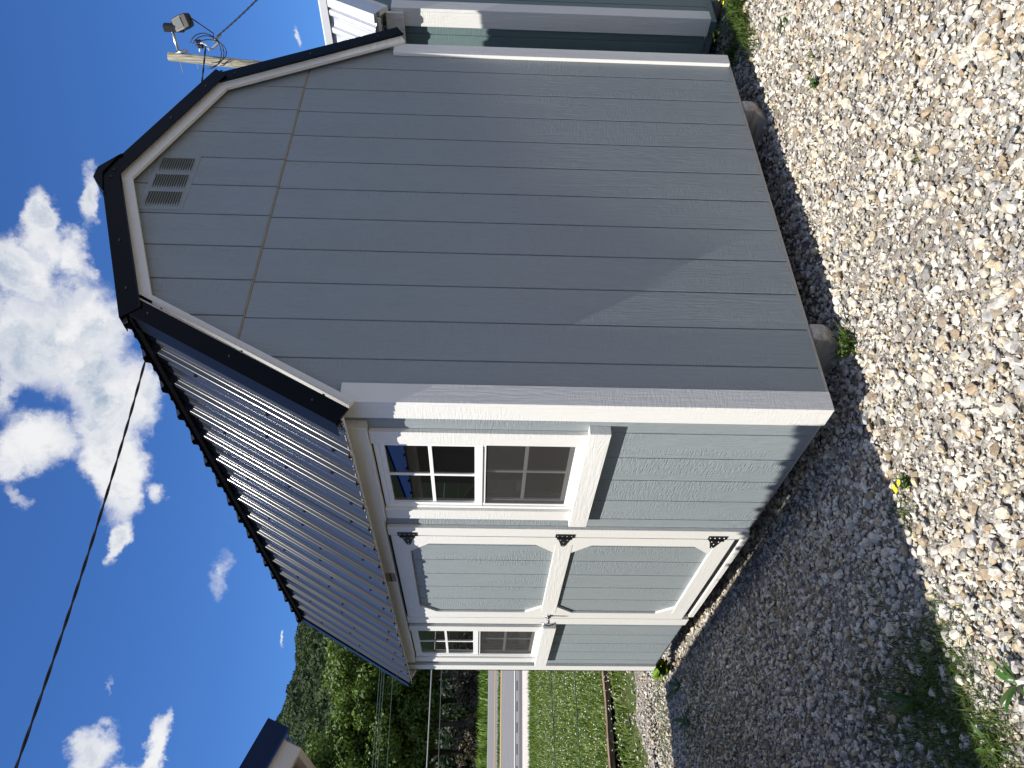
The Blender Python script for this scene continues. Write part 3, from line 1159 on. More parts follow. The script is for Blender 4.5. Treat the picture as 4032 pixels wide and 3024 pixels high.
# roof screws
b = MB()
for j in range(17):
    yc = RIB0 + .2286 * j + .004
    for fr in ((.06, .38, .72) if j % 2 == 0 else (.10, .44)):
        fr += random.uniform(-.015, .015)
        if yc > LEN:
            continue
        p = tuple(base_p[0][i] + (base_p[1][i] - base_p[0][i]) * fr for i in (0, 1))
        x, z_ = side(p, -1)
        n_ = Vector((-math.sin(A_LO), 0, math.cos(A_LO)))
        c = Vector((x, yc, z_)) + n_ * .019
        b.tube([c, c + n_ * .003, c + n_ * .003, c + n_ * .009], [.010, .010, .006, .005], 8)
o = b.build('roof_screws', 'screw_head', shed)
o['kind'] = 'stuff'
# ridge cap
b = MB()
tp = off_profile(.131)[2][1]
capw = .125
hz = capw * math.tan(A_UP)
prof = [(-capw - .012, tp - hz - .012), (-capw, tp - hz), (-.035, tp + .020), (.035, tp + .020), (capw, tp - hz), (capw + .012, tp - hz - .012)]
prof2 = [(x, z_ - .004) for x, z_ in reversed(prof)]
b.prism([(HX + x, -.066, z_) for x, z_ in prof + prof2], (0, LEN + .132, 0))
b.prism([(HX + x, -.066, z_) for x, z_ in ((-capw, tp - hz - .002), (-.035, tp + .018), (.035, tp + .018), (capw, tp - hz - .002), (0, tp - .012))], (0, .004, 0))
b.build('ridge_cap', 'black_metal', shed)

# gable vent
vx0, vx1, vz0, vz1 = 1.042, 1.434, 2.790, 2.993
vent = MB()
vent.box(vx0, vx1, -.0035, -.0012, vz0, vz1)
for i in range(3):
    xa = vx0 + .022 + i * .1225
    vent.box(xa, xa + .103, -.0050, -.0035, vz0 + .020, vz1 - .020)
vent = vent.build('gable_vent', 'gray_siding', shed, bevel=.0008)
for i in range(3):
    xa = vx0 + .022 + i * .1225
    for j in range(14):
        zc = vz0 + .027 + j * (vz1 - vz0 - .050) / 13.6
        b = MB()
        # a louvre bulging out over its dark slot
        vs, fs = [], []
        for q in range(7):
            u_ = q / 6
            bulge = .010 * (1 - (2 * u_ - 1) ** 4)
            x = xa + .003 + u_ * .097
            vs += [(x, -.0050, zc + .0085), (x, -.0050 - bulge, zc + .001), (x, -.0050 - bulge + .001, zc)]
        for q in range(6):
            k = q * 3
            fs += [(k, k + 1, k + 4, k + 3), (k + 1, k + 2, k + 5, k + 4)]
        b.add(vs, fs, 0)
        b.quad((xa + .004, -.0054, zc - .0010), (xa + .099, -.0054, zc - .0010), (xa + .099, -.0054, zc + .0022), (xa + .004, -.0054, zc + .0022), 1)  # flat strip painted near-black for the shade of the slot
        b.build('louver', ['gray_siding', 'inside_shade'], vent)

# header boards under the eave
for (ya, yb) in ((.142, .998), (1.004, 2.585), (2.589, 3.452)):
    box_part('header_board', 'white_trim_y', shed, -.040, -.0005, ya, yb, 1.845 if ya < 1 else 1.858, 1.958)


# windows
def window(W, name='window'):
    y0, y1, z0, z1 = W['y0'], W['y1'], W['z0'], W['z1']
    zm = (z0 + z1) / 2
    f = MB()
    fr = .022
    f.box(-.008, .045, y0 + .002, y0 + fr, z0, z1)
    f.box(-.008, .045, y1 - fr, y1 - .002, z0, z1)
    f.box(-.0075, .0445, y0 + fr, y1 - fr, z1 - fr, z1)
    f.box(-.0095, .0445, y0 + fr, y1 - fr, z0, z0 + fr)
    o_ = f.build(name, 'white_vinyl', shed, bevel=.0015)
    # upper sash
    a0, a1 = y0 + fr, y1 - fr
    s_ = .022
    up = MB()
    up.box(-.002, .020, a0, a0 + s_, zm - .016, z1 - fr)
    up.box(-.002, .020, a1 - s_, a1, zm - .016, z1 - fr)
    up.box(-.0015, .0195, a0 + s_, a1 - s_, z1 - fr - s_, z1 - fr)
    up.box(-.005, .0195, a0 + s_, a1 - s_, zm - .016, zm + .020)
    up.build('sash', 'white_vinyl', o_, bevel=.001)
    lw = MB()
    lw.box(.021, .042, a0, a0 + s_, z0 + fr, zm + .01)
    lw.box(.021, .042, a1 - s_, a1, z0 + fr, zm + .01)
    lw.box(.0215, .0415, a0 + s_, a1 - s_, z0 + fr, z0 + fr + .030)
    lw.box(.0215, .0415, a0 + s_, a1 - s_, zm - .022, zm + .01)
    lw.build('sash', 'white_vinyl', o_, bevel=.001)
    # glass and muntins
    for (za, zb, xg, nm) in ((zm + .020, z1 - fr - s_, .010, 0), (z0 + fr + .030, zm - .022, .032, 1)):
        ym = (a0 + a1) / 2
        zc = (za + zb) / 2
        mu = .008
        for (p, q) in ((a0 + s_, ym - mu), (ym + mu, a1 - s_)):
            for (r0, r1) in ((za, zc - mu), (zc + mu, zb)):
                box_part('pane', 'window_glass', o_, xg, xg + .004, p, q, r0, r1, 0)
        mb = MB()
        mb.box(xg - .006, xg + .008, ym - mu, ym + mu, za, zb)
        mb.box(xg - .0055, xg + .0075, a0 + s_, ym - mu, zc - mu, zc + mu)
        mb.box(xg - .0055, xg + .0075, ym + mu, a1 - s_, zc - mu, zc + mu)
        mb.build('muntin', 'white_vinyl', o_, bevel=.001)
    # half screen in front of the lower sash
    sf = MB()
    x0, x1 = .000, .008
    sf.box(x0, x1, a0 + .001, a0 + .014, z0 + fr + .001, zm - .018)
    sf.box(x0, x1, a1 - .014, a1 - .001, z0 + fr + .001, zm - .018)
    sf.box(x0, x1, a0 + .014, a1 - .014, z0 + fr + .001, z0 + fr + .014)
    sf.box(x0, x1, a0 + .014, a1 - .014, zm - .030, zm - .018)
    sf.build('screen_frame', 'white_vinyl', o_, bevel=.001)
    sm = MB()
    sm.quad((.004, a0 + .012, z0 + fr + .012), (.004, a1 - .012, z0 + fr + .012), (.004, a1 - .012, zm - .028), (.004, a0 + .012, zm - .028))
    sm.build('screen', 'insect_screen', o_)
    # trim boards and sill
    tw = .094
    box_part('window_trim', 'white_trim_z', shed, -CT, -.0005, y0 - tw, y0, z0 + .001, z1 + (.005 if y0 < 1 else .004))
    box_part('window_trim', 'white_trim_z', shed, -CT, -.0005, y1, y1 + tw, z0 + .001, z1 + (.005 if y0 < 1 else .004))
    box_part('window_sill', 'white_trim_y', shed, -.044, -.0005, y0 - tw - .042, y1 + tw + .028, z0 - .088, z0)


window(W1)
window(W2)

# door
box_part('door_casing', 'white_trim_z', shed, -CT, -.0005, 1.108, 1.1985, .0, 1.853)
box_part('door_casing', 'white_trim_z', shed, -CT, -.0005, 2.4735, 2.587, .0, 1.853)
box_part('door_sill', 'white_trim_y', shed, -.006, .045, 1.200, 2.472, -.030, .002)
d0, d1, dz0, dz1 = DOOR
b = MB()
b.box(.0015, .035, d0, d1, dz0, dz1)
door = b.build('door', 'gray_siding', shed, bevel=.001)
ST = .092
for (za, zb) in ((.140, .893), (.985, 1.755)):
    ys = [d0 + .02] + [1.3475 + GP * i for i in range(6)]
    ys = [y_ for y_ in ys if y_ < d1 - .03] + [d1 - .02]
    for i in range(len(ys) - 1):
        box_part('door_plank', 'gray_siding', door, -.006, .0015, ys[i] + (GAP / 2 if i else 0), ys[i + 1] - GAP / 2, za - .02, zb + .02, .0012)
    # corner gussets
    for (yc, sy) in ((d0 + ST, 1), (d1 - ST - .012, -1)):
        for (zc, sz) in ((za, 1), (zb, -1)):
            b = MB()
            b.prism([(-CT + .001, yc, zc), (-CT + .001, yc + sy * .105, zc), (-CT + .001, yc, zc + sz * .105)], (.0145, 0, 0))
            b.build('gusset', 'white_trim_z', door, bevel=.001)
box_part('stile', 'white_trim_z', door, -CT, -.0063, d0, d0 + ST, dz0, dz1)
box_part('stile', 'white_trim_z', door, -CT, -.0063, d1 - ST - .012, d1, dz0, dz1)
for za, zb in ((dz0, .140), (.893, .985), (1.755, dz1)):
    box_part('rail', 'white_trim_y', door, -CT - .0008, -.0063, d0 + ST + .0005, d1 - ST - .0125, za, zb)
# jambs behind the door gap, the gap's shade painted into their near-black colour
box_part('door_jamb', 'inside_shade', shed, .012, .05, 1.1990, 1.2060, .003, 1.866, 0)
box_part('door_jamb', 'inside_shade', shed, .036, .05, 1.2065, 2.4665, .003, 1.866, 0)
box_part('door_jamb', 'inside_shade', shed, .012, .05, 2.4670, 2.4735, .003, 1.866, 0)


def hinge(zc):
    b = MB()
    x = -CT - .0008
    b.box(x - .004, x, 1.160, 1.1985, zc - .049, zc + .049)
    b.tube([(x - .006, 1.2015, zc - .040), (x - .006, 1.2015, zc + .040)], .006, 8)
    b.prism([(x, 1.206, zc - .034), (x, 1.206, zc + .034), (x, 1.303, zc + .010), (x, 1.308, zc), (x, 1.303, zc - .010)], (-.004, 0, 0))
    h_ = b.build('hinge', 'dark_hardware', door, bevel=.0008)
    s = MB()
    for (y_, z_) in ((1.176, zc - .036), (1.176, zc - .012), (1.176, zc + .012), (1.176, zc + .036), (1.222, zc - .018), (1.222, zc + .018), (1.255, zc), (1.292, zc)):
        s.tube([(x - .004, y_, z_), (x - .0065, y_, z_)], [.0045, .003], 6)
    o_ = s.build('hinge_screws', 'steel', door)
    o_['kind'] = 'stuff'


for zc in (1.757, .945, .150):
    hinge(zc)
# T handle on its lock plate
b = MB()
b.tube([(-CT - .001, 2.420, .935), (-CT - .012, 2.420, .935)], [.022, .019], 14)
b.tube([(-CT - .012, 2.420, .935), (-CT - .050, 2.420, .935)], [.010, .009], 10)
b.tube([(-CT - .046, 2.420, .985), (-CT - .056, 2.420, .955), (-CT - .060, 2.420, .935), (-CT - .056, 2.420, .915), (-CT - .046, 2.420, .885)], [.005, .008, .009, .008, .005], 8)
b.build('handle', 'steel', door, True)
# warning label stuck to the header
lab = MB()
lx = -.0412
lab.box(lx, -.0402, 1.665, 1.798, 1.858, 1.932, 0)
lab.quad((lx - .0006, 1.672, 1.905), (lx - .0006, 1.792, 1.905), (lx - .0006, 1.792, 1.928), (lx - .0006, 1.672, 1.928), 1)
lab.quad((lx - .0006, 1.672, 1.893), (lx - .0006, 1.792, 1.893), (lx - .0006, 1.792, 1.903), (lx - .0006, 1.672, 1.903), 2)
lab.quad((lx - .0012, 1.690, 1.894), (lx - .0012, 1.780, 1.894), (lx - .0012, 1.780, 1.902), (lx - .0012, 1.690, 1.902), 2)
lab.quad((lx - .0006, 1.668, 1.882), (lx - .0006, 1.795, 1.882), (lx - .0006, 1.795, 1.892), (lx - .0006, 1.668, 1.892), 3)
for zz in (1.877, 1.8715, 1.866, 1.8615):
    lab.quad((lx - .0006, 1.674, zz), (lx - .0006, 1.786, zz), (lx - .0006, 1.786, zz + .0022), (lx - .0006, 1.674, zz + .0022), 3)
lab.build('warning_label', ['label_paper', 'label_gray', 'label_orange', 'label_black'], shed)

# ---------------------------------------------------------------- the shed on the left: only its eave corner shows
lsh = empty('cabin_shed', (-1.158, .015, -.15), 'navy roofed shed whose eave corner with cream rake pokes in beside the gray barn', 'shed')
BX, BY0, BY1, BZ = -1.158, .015, 4.05, 1.978
lsh.rotation_euler = (0, 0, math.radians(2.6))
SB = math.tan(math.radians(22.8))
RX = -2.95
RZ = BZ + (BX - RX) * SB
nb = Vector((math.sin(math.radians(22.8)), 0, math.cos(math.radians(22.8))))
tb = Vector((math.cos(math.radians(22.8)), 0, -math.sin(math.radians(22.8))))


def bpt(along, perp, y, sgn=1):
    """point on the roof plane: along = distance down from the ridge, perp = height over the plane"""
    p = Vector((RX, y, RZ)) + tb * along + nb * perp
    if sgn < 0:
        p.x = 2 * RX - p.x
    return p


LB = (BX - RX) / tb.x
for sgn in (1, -1):
    sec = rib_section(BY0 + .02, BY1 - .02, .13)
    vs = [bpt(0, 0, 0, sgn), bpt(LB + .004, 0, 0, sgn)]
    n2 = (nb.x * sgn, nb.z)
    rib_sheet('roof_panel', 'blue_metal', lsh, (vs[1].x, vs[1].z), (vs[0].x, vs[0].z), n2, sec)
    for y_, dy in ((BY0, 1), (BY1, -1)):
        b = MB()
        q = [bpt(0, .024, y_, sgn), bpt(LB, .024, y_, sgn), bpt(LB, -.044, y_, sgn), bpt(0, -.044, y_, sgn)]
        b.prism(q, (0, dy * .004, 0))
        q2 = [bpt(0, -.044, y_, sgn), bpt(LB, -.044, y_, sgn), bpt(LB, -.052, y_ - dy * .008, sgn), bpt(0, -.052, y_ - dy * .008, sgn)]
        b.prism(q2, (0, dy * .002, 0))
        q3 = [bpt(0, .022, y_, sgn), bpt(LB, .022, y_, sgn), bpt(LB, .026, y_, sgn), bpt(0, .026, y_, sgn)]
        b.prism(q3, (0, dy * .09, 0))
        b.build('rake_trim', 'navy_metal', lsh)
        b = MB()
        q = [bpt(0, -.026, y_ + dy * .006, sgn), bpt(LB - .035, -.026, y_ + dy * .006, sgn), bpt(LB - .035, -.108, y_ + dy * .006, sgn), bpt(0, -.120, y_ + dy * .006, sgn)]
        b.prism(q, (0, dy * .02, 0))
        b.build('rake_board', 'cream_board', lsh, bevel=.001)
    # deck, soffit, fascia
    b = MB()
    q = [bpt(0, -.012, BY0 + .03, sgn), bpt(LB - .02, -.012, BY0 + .03, sgn), bpt(LB - .02, -.024, BY0 + .03, sgn), bpt(0, -.024, BY0 + .03, sgn)]
    b.prism(q, (0, BY1 - BY0 - .06, 0))
    b.build('roof_deck', 'plywood', lsh)
    b = MB()
    q = [bpt(LB - .05, -.026, BY0 + .03, sgn), bpt(LB - .03, -.026, BY0 + .03, sgn), bpt(LB - .03, -.10, BY0 + .03, sgn), bpt(LB - .05, -.10, BY0 + .03, sgn)]
    b.prism(q, (0, BY1 - BY0 - .06, 0))
    b.build('fascia', 'cream_board', lsh)
WX = BX - .36
box_part('wall', 'brown_siding', lsh, WX - .05, WX, BY0 + .20, BY1 - .15, -.08, 1.98)
box_part('wall', 'brown_siding', lsh, 2 * RX - WX, 2 * RX - WX + .05, BY0 + .20, BY1 - .15, -.08, 1.98)
for y_ in (BY0 + .205, BY1 - .205):
    b = MB()
    b.prism([(WX - .051, y_, -.08), (WX - .051, y_, 2.05), (RX, y_, RZ - .05), (2 * RX - WX + .051, y_, 2.05), (2 * RX - WX + .051, y_, -.08)], (0, .04, 0))
    b.build('wall', 'brown_siding', lsh)
for xs in (WX - .2, RX, 2 * RX - WX + .1):
    box_part('skid', 'skid_wood', lsh, xs - .05, xs + .05, BY0 + .25, BY1 - .2, -.17, -.081)
b = MB()
q = []
cap_ = [(-.13, -.13 * SB + .03), (0, .035), (.13, -.13 * SB + .03), (.13, -.13 * SB + .026), (0, .030), (-.13, -.13 * SB + .026)]
b.prism([(RX + x, BY0 - .004, RZ + z_) for x, z_ in cap_], (0, BY1 - BY0 + .008, 0))
b.build('ridge_cap', 'navy_metal', lsh)

# ---------------------------------------------------------------- the teal shed on the right
rsh = empty('teal_shed', (4.2, 2.0, -.10), 'teal sided shed with galvanized roof standing right of the gray barn', 'shed')
QX, QY = 2.965, .050
QZ = .005
ql = [QY, QY + .155] + [QY + .155 + GP * i for i in range(1, 18)]
for i in range(len(ql) - 1):
    box_part('siding_plank', 'teal_siding', rsh, QX, QX + .011, ql[i] + (GAP / 2 if i else 0), ql[i + 1] - GAP / 2, QZ, 2.02, .0012)
qx = [QX + .012, QX + .16] + [QX + .16 + GP * i for i in range(1, 11)]
for i in range(len(qx) - 1):
    box_part('siding_plank', 'teal_siding', rsh, qx[i] + (GAP / 2 if i else 0), qx[i + 1] - GAP / 2, QY, QY + .011, QZ, 2.02 + (.0 if i < 1 else .3), .0012)
QL = 3.55
box_part('wall', 'teal_siding', rsh, QX + .0065, QX + .05, QY + .0116, QY + QL, QZ + .002, 2.02)
box_part('wall', 'teal_siding', rsh, QX + .0505, QX + 2.3, QY + .0065, QY + .05, QZ + .002, 2.30)
box_part('wall', 'teal_siding', rsh, QX + .0505, QX + 2.3, QY + QL - .05, QY + QL, QZ + .002, 2.30)
box_part('wall', 'teal_siding', rsh, QX + 2.301, QX + 2.35, QY, QY + QL, QZ + .002, 2.02)
box_part('corner_board', 'teal_trim', rsh, QX - .022, QX - .0005, QY, QY + .094, QZ, 2.0)
box_part('corner_board', 'teal_trim', rsh, QX - .022, QX + .070, QY - .022, QY - .0005, QZ, 2.0)
box_part('rim_board', 'teal_siding', rsh, QX + .012, QX + .045, QY + .012, QY + QL, QZ - .05, QZ - .001)
box_part('rim_board', 'teal_siding', rsh, QX + .046, QX + 2.3, QY + .012, QY + .045, QZ - .05, QZ - .001)
for xs in (QX + .35, QX + 1.2, QX + 2.0):
    box_part('skid', 'skid_wood', rsh, xs - .045, xs + .045, QY + .03, QY + QL, -.13, QZ - .051)
EX, EZ, KX, KZ = 2.790, 2.072, 3.000, 2.405
ra = math.atan2(KZ - EZ, KX - EX)
nr = (-math.sin(ra), math.cos(ra))
rib_sheet('roof_panel', 'galvanized', rsh, (EX, EZ), (KX, KZ), nr, rib_section(QY - .045, QY + QL + .03, QY + .04, .1143))
KX2, KZ2 = KX + 1.14, KZ + .19
ra2 = math.atan2(KZ2 - KZ, KX2 - KX)
rib_sheet('roof_panel', 'galvanized', rsh, (KX - .02, KZ - .006), (KX2, KZ2), (-math.sin(ra2), math.cos(ra2)), rib_section(QY - .045, QY + QL + .03, QY + .04, .1143))
rib_sheet('roof_panel', 'galvanized', rsh, (2 * KX2 - KX + .02, KZ - .006), (KX2, KZ2), (math.sin(ra2), math.cos(ra2)), rib_section(QY - .045, QY + QL + .03, QY + .04, .1143))
rib_sheet('roof_panel', 'galvanized', rsh, (2 * KX2 - EX, EZ), (2 * KX2 - KX, KZ), (math.sin(ra), math.cos(ra)), rib_section(QY - .045, QY + QL + .03, QY + .04, .1143))
# white cap along the break
b = MB()
b.prism([(KX - .040, QY - .05, KZ - .012), (KX - .046, QY - .05, KZ + .030), (KX + .02, QY - .05, KZ + .052), (KX + .02, QY - .05, KZ + .045), (KX - .030, QY - .05, KZ + .020)], (0, QL + .08, 0))
b.build('break_cap', 'white_metal', rsh)
# near rake: white board and bright metal trim, both slopes
for (pa, pb, wa) in (((EX + .012, EZ - .002), (KX, KZ), ra), ((KX, KZ), (KX2, KZ2), ra2)):
    dn = (math.sin(wa), -math.cos(wa))
    b = MB()
    b.prism([(pa[0], QY - .062, pa[1]), (pb[0], QY - .062, pb[1]), (pb[0] + dn[0] * .075, QY - .062, pb[1] + dn[1] * .075), (pa[0] + dn[0] * .075, QY - .062, pa[1] + dn[1] * .075)], (0, .004, 0))
    n_ = (-dn[0] * .024, -dn[1] * .024)
    b.prism([(pa[0] + n_[0], QY - .062, pa[1] + n_[1]), (pb[0] + n_[0], QY - .062, pb[1] + n_[1]), (pb[0], QY - .062, pb[1]), (pa[0], QY - .062, pa[1])], (0, .06, 0))
    b.build('rake_trim', 'galvanized', rsh)
    b = MB()
    b.prism([(pa[0] + dn[0] * .03, QY - .056, pa[1] + dn[1] * .03), (pb[0] + dn[0] * .03, QY - .056, pb[1] + dn[1] * .03), (pb[0] + dn[0] * .115, QY - .056, pb[1] + dn[1] * .115), (pa[0] + dn[0] * .115, QY - .056, pa[1] + dn[1] * .115)], (0, .030, 0))
    b.build('rake_board', 'teal_trim', rsh, bevel=.001)
box_part('eave_board', 'teal_trim', rsh, QX - .045, QX - .023, QY, QY + QL, 1.92, 2.03)
b = MB()
b.prism([(EX + .02, QY - .02, EZ - .006), (KX + .02, QY - .02, KZ - .006), (KX + .03, QY - .02, KZ - .02), (EX + .03, QY - .02, EZ - .024)], (0, QL + .03, 0))
b.build('roof_deck', 'teal_trim', rsh)


# ---------------------------------------------------------------- utility pole with floodlight
def at(az_deg, el_deg, D):
    a_, e_ = math.radians(az_deg), math.radians(el_deg)
    return Vector((CAM.x + D * math.sin(a_), CAM.y + D * math.cos(a_), CAM.z + D * math.tan(e_)))


PD = 17.0
ptop = at(58.20, 21.19, PD)
plow = at(57.80, 15.75, PD + .05)
pdir = (plow - ptop).normalized()
pbase = ptop + pdir * ((ptop.z + .35) / -pdir.z)
pole = empty('utility_pole', (pbase.x, pbase.y, -.15), 'weathered wooden utility pole rising behind the barn roof', 'utility pole')
b = MB()
b.tube([pbase, pbase.lerp(ptop, .5), ptop], [.13, .105, .086], 18)
b.build('shaft', 'weathered_pole', pole, True)
# view-facing right and up at the pole, used only to lay out its hardware across the yard
vr = Vector((math.cos(math.radians(58)), -math.sin(math.radians(58)), 0))
vf = Vector((math.sin(math.radians(58)), math.cos(math.radians(58)), 0))
vz = Vector((0, 0, 1))


def pp_(right, up, toward=0.0):
    return ptop + vr * right + vz * up - vf * toward


b = MB()
b.tube([pp_(.10, -.26, .05), pp_(.13, -.24, .10), pp_(.60, -.175, .16)], .030, 10)
b.tube([pp_(.07, -.18, .06), pp_(.12, -.42, .06)], .030, 6)
b.build('arm', 'steel', pole, True)
b = MB()
b.tube([pp_(-.10, -.22), pp_(-.30, -.25)], .012, 6)
b.build('bolt', 'steel', pole)
b = MB()
b.tube([pp_(-.10, -.55), pp_(-.22, -.57)], .014, 6)
b.build('bolt', 'steel', pole)
# lamp head: slip fitter, hinge, tapered housing, glass
lampv = []
ax_d = (vr * .34 - vz * .86 + vf * -.25).normalized()      # housing runs down and to the right
ax_u = (vr * .90 + vz * .38).normalized()
ax_u = (ax_u - ax_d * ax_u.dot(ax_d)).normalized()
ax_n = ax_d.cross(ax_u).normalized()
if ax_n.dot(vf) > 0:
    ax_n = -ax_n
hc = pp_(.63, -.44, .20)
b = MB()


def hpt(d_, u_, n_):
    return hc + (ax_d * d_ + ax_u * u_ + ax_n * n_) * .66


secs = [(-.34, .15, .06), (-.27, .20, .12), (.05, .21, .14), (.24, .19, .13), (.31, .13, .07)]
vs, fs = [], []
for d_, hu, hn in secs:
    vs += [hpt(d_, -hu, -hn), hpt(d_, hu, -hn), hpt(d_, hu, hn * .8), hpt(d_, -hu, hn)]
for i in range(len(secs) - 1):
    for q in range(4):
        fs.append((i * 4 + q, i * 4 + (q + 1) % 4, (i + 1) * 4 + (q + 1) % 4, (i + 1) * 4 + q))
fs += [(3, 2, 1, 0), tuple(len(vs) - 4 + i for i in range(4))]
b.add(vs, fs)
c0 = pp_(.53, -.06, .16)
for k in range(1):
    b.box(c0.x - .06, c0.x + .06, c0.y - .07, c0.y + .07, c0.z - .38, c0.z + .02)
b.build('lamp_housing', 'lamp_bronze', pole, bevel=.012)
b = MB()
b.add([hpt(-.20, -.12, .150), hpt(-.20, .14, .140), hpt(.06, .14, .140), hpt(.06, -.12, .150), hpt(-.20, -.12, .10), hpt(-.20, .14, .10), hpt(.06, .14, .10), hpt(.06, -.12, .10)],
      [(0, 1, 2, 3), (4, 7, 6, 5), (0, 4, 5, 1), (1, 5, 6, 2), (2, 6, 7, 3), (3, 7, 4, 0)])
b.build('lamp_lens', 'lamp_glass', pole)
# bracket, insulators, drip loops
b = MB()
b.tube([pp_(.11, -.66, .05), pp_(.20, -.68, .08), pp_(.27, -.72, .10), pp_(.24, -.82, .10), pp_(.14, -.86, .05)], .020, 8)
b.build('insulator_bracket', 'porcelain', pole, True)
for (r0, u0, rr) in ((.21, -.70, .050), (.30, -.66, .040)):
    b = MB()
    c = pp_(r0, u0, .10)
    b.tube([c - vz * .06, c - vz * .03, c, c + vz * .03, c + vz * .06], [rr * .7, rr, rr * .6, rr, rr * .6], 10)
    b.build('insulator', 'cable_black', pole, True)
b = MB()
for (r0, u0, r1, u1) in ((.30, -.98, .44, -1.14), (.16, -.92, .30, -1.10)):
    b.tube([pp_(r0, u0, .12), pp_(r1, u1, .12)], .026, 8)
b.build('splice', 'wire_gray', pole)
b = MB()
for kk in range(3):
    pts = []
    for q in range(15):
        u_ = q / 14
        ang = math.pi * (.15 + 1.35 * u_)
        pts.append(pp_(.12 + (.33 + .05 * kk) * math.sin(ang) * (1 - .25 * kk), -.80 + .32 * math.cos(ang) - .06 * kk, .14 + .03 * kk))
    b.tube(pts, .010, 6)
b.tube([hpt(.31, 0, 0), hpt(.36, -.03, 0), pp_(.45, -1.0, .14), pp_(.34, -.98, .12)], .012, 6)
b.build('drip_loop', 'cable_black', pole, True)


def cable(name, pts, r, mat, label, cat='cable', twist=0, seg=6, group=None):
    b = MB()
    pts = [Vector(p) for p in pts]
    if twist:
        for ph in range(2):
            q = []
            tot = 0
            for i, p in enumerate(pts):
                if i:
                    tot += (p - pts[i - 1]).length
                a_ = tot * twist * .38 + ph * math.pi
                q.append(p + Vector((0, math.cos(a_) * r * .7, math.sin(a_) * r * .7)))
            b.tube(q, r, seg)
    else:
        b.tube(pts, r, seg)
    o_ = b.build(name, mat, None, True, origin=pts[0])
    return tag(o_, label, cat, group)


def sag_line(p0, p1, sag, n=60):
    return [p0.lerp(p1, i / n) - Vector((0, 0, sag * 4 * (i / n) * (1 - i / n))) for i in range(n + 1)]


# overhead service drop: pole to somewhere past the top left
pa = pp_(.20, -.80, .10)
q1 = Vector((CAM.x + 2.74, CAM.y + 8.78, 6.78))
far_end = pa + (q1 - pa) * 2.35
far_end.z = 7.9
pts = sag_line(pa, far_end, 1.42, 520)
cable('overhead_cable', pts, .011, 'cable_black', 'twisted black service cable crossing the sky to the left above the barn roof', 'cable', 26)
pb = pp_(.40, -1.06, .12)
q2 = at(62.2, 16.1, 14.0)
q3 = pb + (q2 - pb) * 4.0
cable('overhead_cable', sag_line(pb, q3, .35, 200), .011, 'cable_black', 'short black cable running from the pole hardware down to the right', 'cable', 26)

# ---------------------------------------------------------------- wire fence and timber on the bank
def pt_sl(s, l, z=None, dz=0.0):
    x, y = CXY + s * BF + l * BL
    return Vector((float(x), float(y), float(ground_z(x, y)) + dz if z is None else z))


def at_az(az_deg, el_deg, s):
    a_ = math.radians(az_deg)
    D = s / math.cos(a_ - BAZ)
    return at(az_deg, el_deg, D)


fence = empty('wire_fence', tuple(pt_sl(9.6, .5)), 'low fence of two taut strands of wire across the grassy bank', 'fence')
for (eA, eB) in ((-4.962, -5.18), (-6.642, -6.845)):
    A, B_ = at_az(14.8, eA, 10.2), at_az(8.71, eB, 9.8)
    d_ = (B_ - A)
    b = MB()
    b.tube([A - d_ * 6, A, B_, B_ + d_ * 6], .0055, 6)
    b.build('wire', 'wire_dark', fence, True)
for kk in (-5.4, 6.4):
    A, B_ = at_az(14.8, -4.96, 10.2), at_az(8.71, -5.18, 9.8)
    p = A + (B_ - A) * kk
    b = MB()
    g = float(ground_z(p.x, p.y))
    b.tube([(p.x, p.y + .04, g - .3), (p.x, p.y + .04, p.z + .12)], .03, 8)
    b.build('post', 'wire_gray', fence)

A, B_ = at_az(14.83, -8.69, 8.75), at_az(8.71, -8.855, 8.35)
d_ = (B_ - A)
dn = d_.normalized()
A2, B2 = A - dn * 5.0, B_ + dn * 4.0
timber_len = (B2 - A2).length
perp = Vector((-dn.y, dn.x, 0))
if perp.dot(Vector((BF[0], BF[1], 0))) < 0:
    perp = -perp
b = MB()
N = 40
hts = .056
vs, fs = [], []
for i in range(N + 1):
    c = A2.lerp(B2, i / N)
    wv = .004 * math.sin(i * 1.7) + .004 * random.uniform(-1, 1)
    w2 = .006 * random.uniform(-1, 1)
    vs += [c + Vector((0, 0, wv)), c + perp * .11 + Vector((0, 0, wv)), c + perp * .11 - Vector((0, 0, hts)), c - Vector((0, 0, hts + w2)) + perp * .006 * random.uniform(0, 1)]
for i in range(N):
    for q in range(4):
        fs.append((i * 4 + q, i * 4 + (q + 1) % 4, (i + 1) * 4 + (q + 1) % 4, (i + 1) * 4 + q))
fs += [(3, 2, 1, 0), tuple(N * 4 + i for i in range(4))]
b.add(vs, fs)
tl = b.build('timber', 'old_timber', None, False, origin=tuple(A))
tag(tl, 'long weathered brown timber lying along the foot of the grass bank', 'timber')
# washed-out soil under the timber, on the viewer's side
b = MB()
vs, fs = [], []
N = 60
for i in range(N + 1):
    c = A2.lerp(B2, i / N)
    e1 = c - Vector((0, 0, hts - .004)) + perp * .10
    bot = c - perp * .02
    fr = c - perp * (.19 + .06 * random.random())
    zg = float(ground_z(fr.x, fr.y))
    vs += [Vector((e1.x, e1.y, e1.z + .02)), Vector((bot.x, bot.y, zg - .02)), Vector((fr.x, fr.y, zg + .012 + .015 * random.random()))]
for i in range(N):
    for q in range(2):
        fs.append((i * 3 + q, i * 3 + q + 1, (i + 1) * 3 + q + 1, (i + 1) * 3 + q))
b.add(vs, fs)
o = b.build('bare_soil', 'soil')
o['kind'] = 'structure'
for (zz, lo) in ((0, 0),):
    pass
# two posts the timber rests on, hidden in the soil
for fr in (.2, .5, .8):
    c = A2.lerp(B2, fr)
    b = MB()
    g = float(ground_z(c.x, c.y))


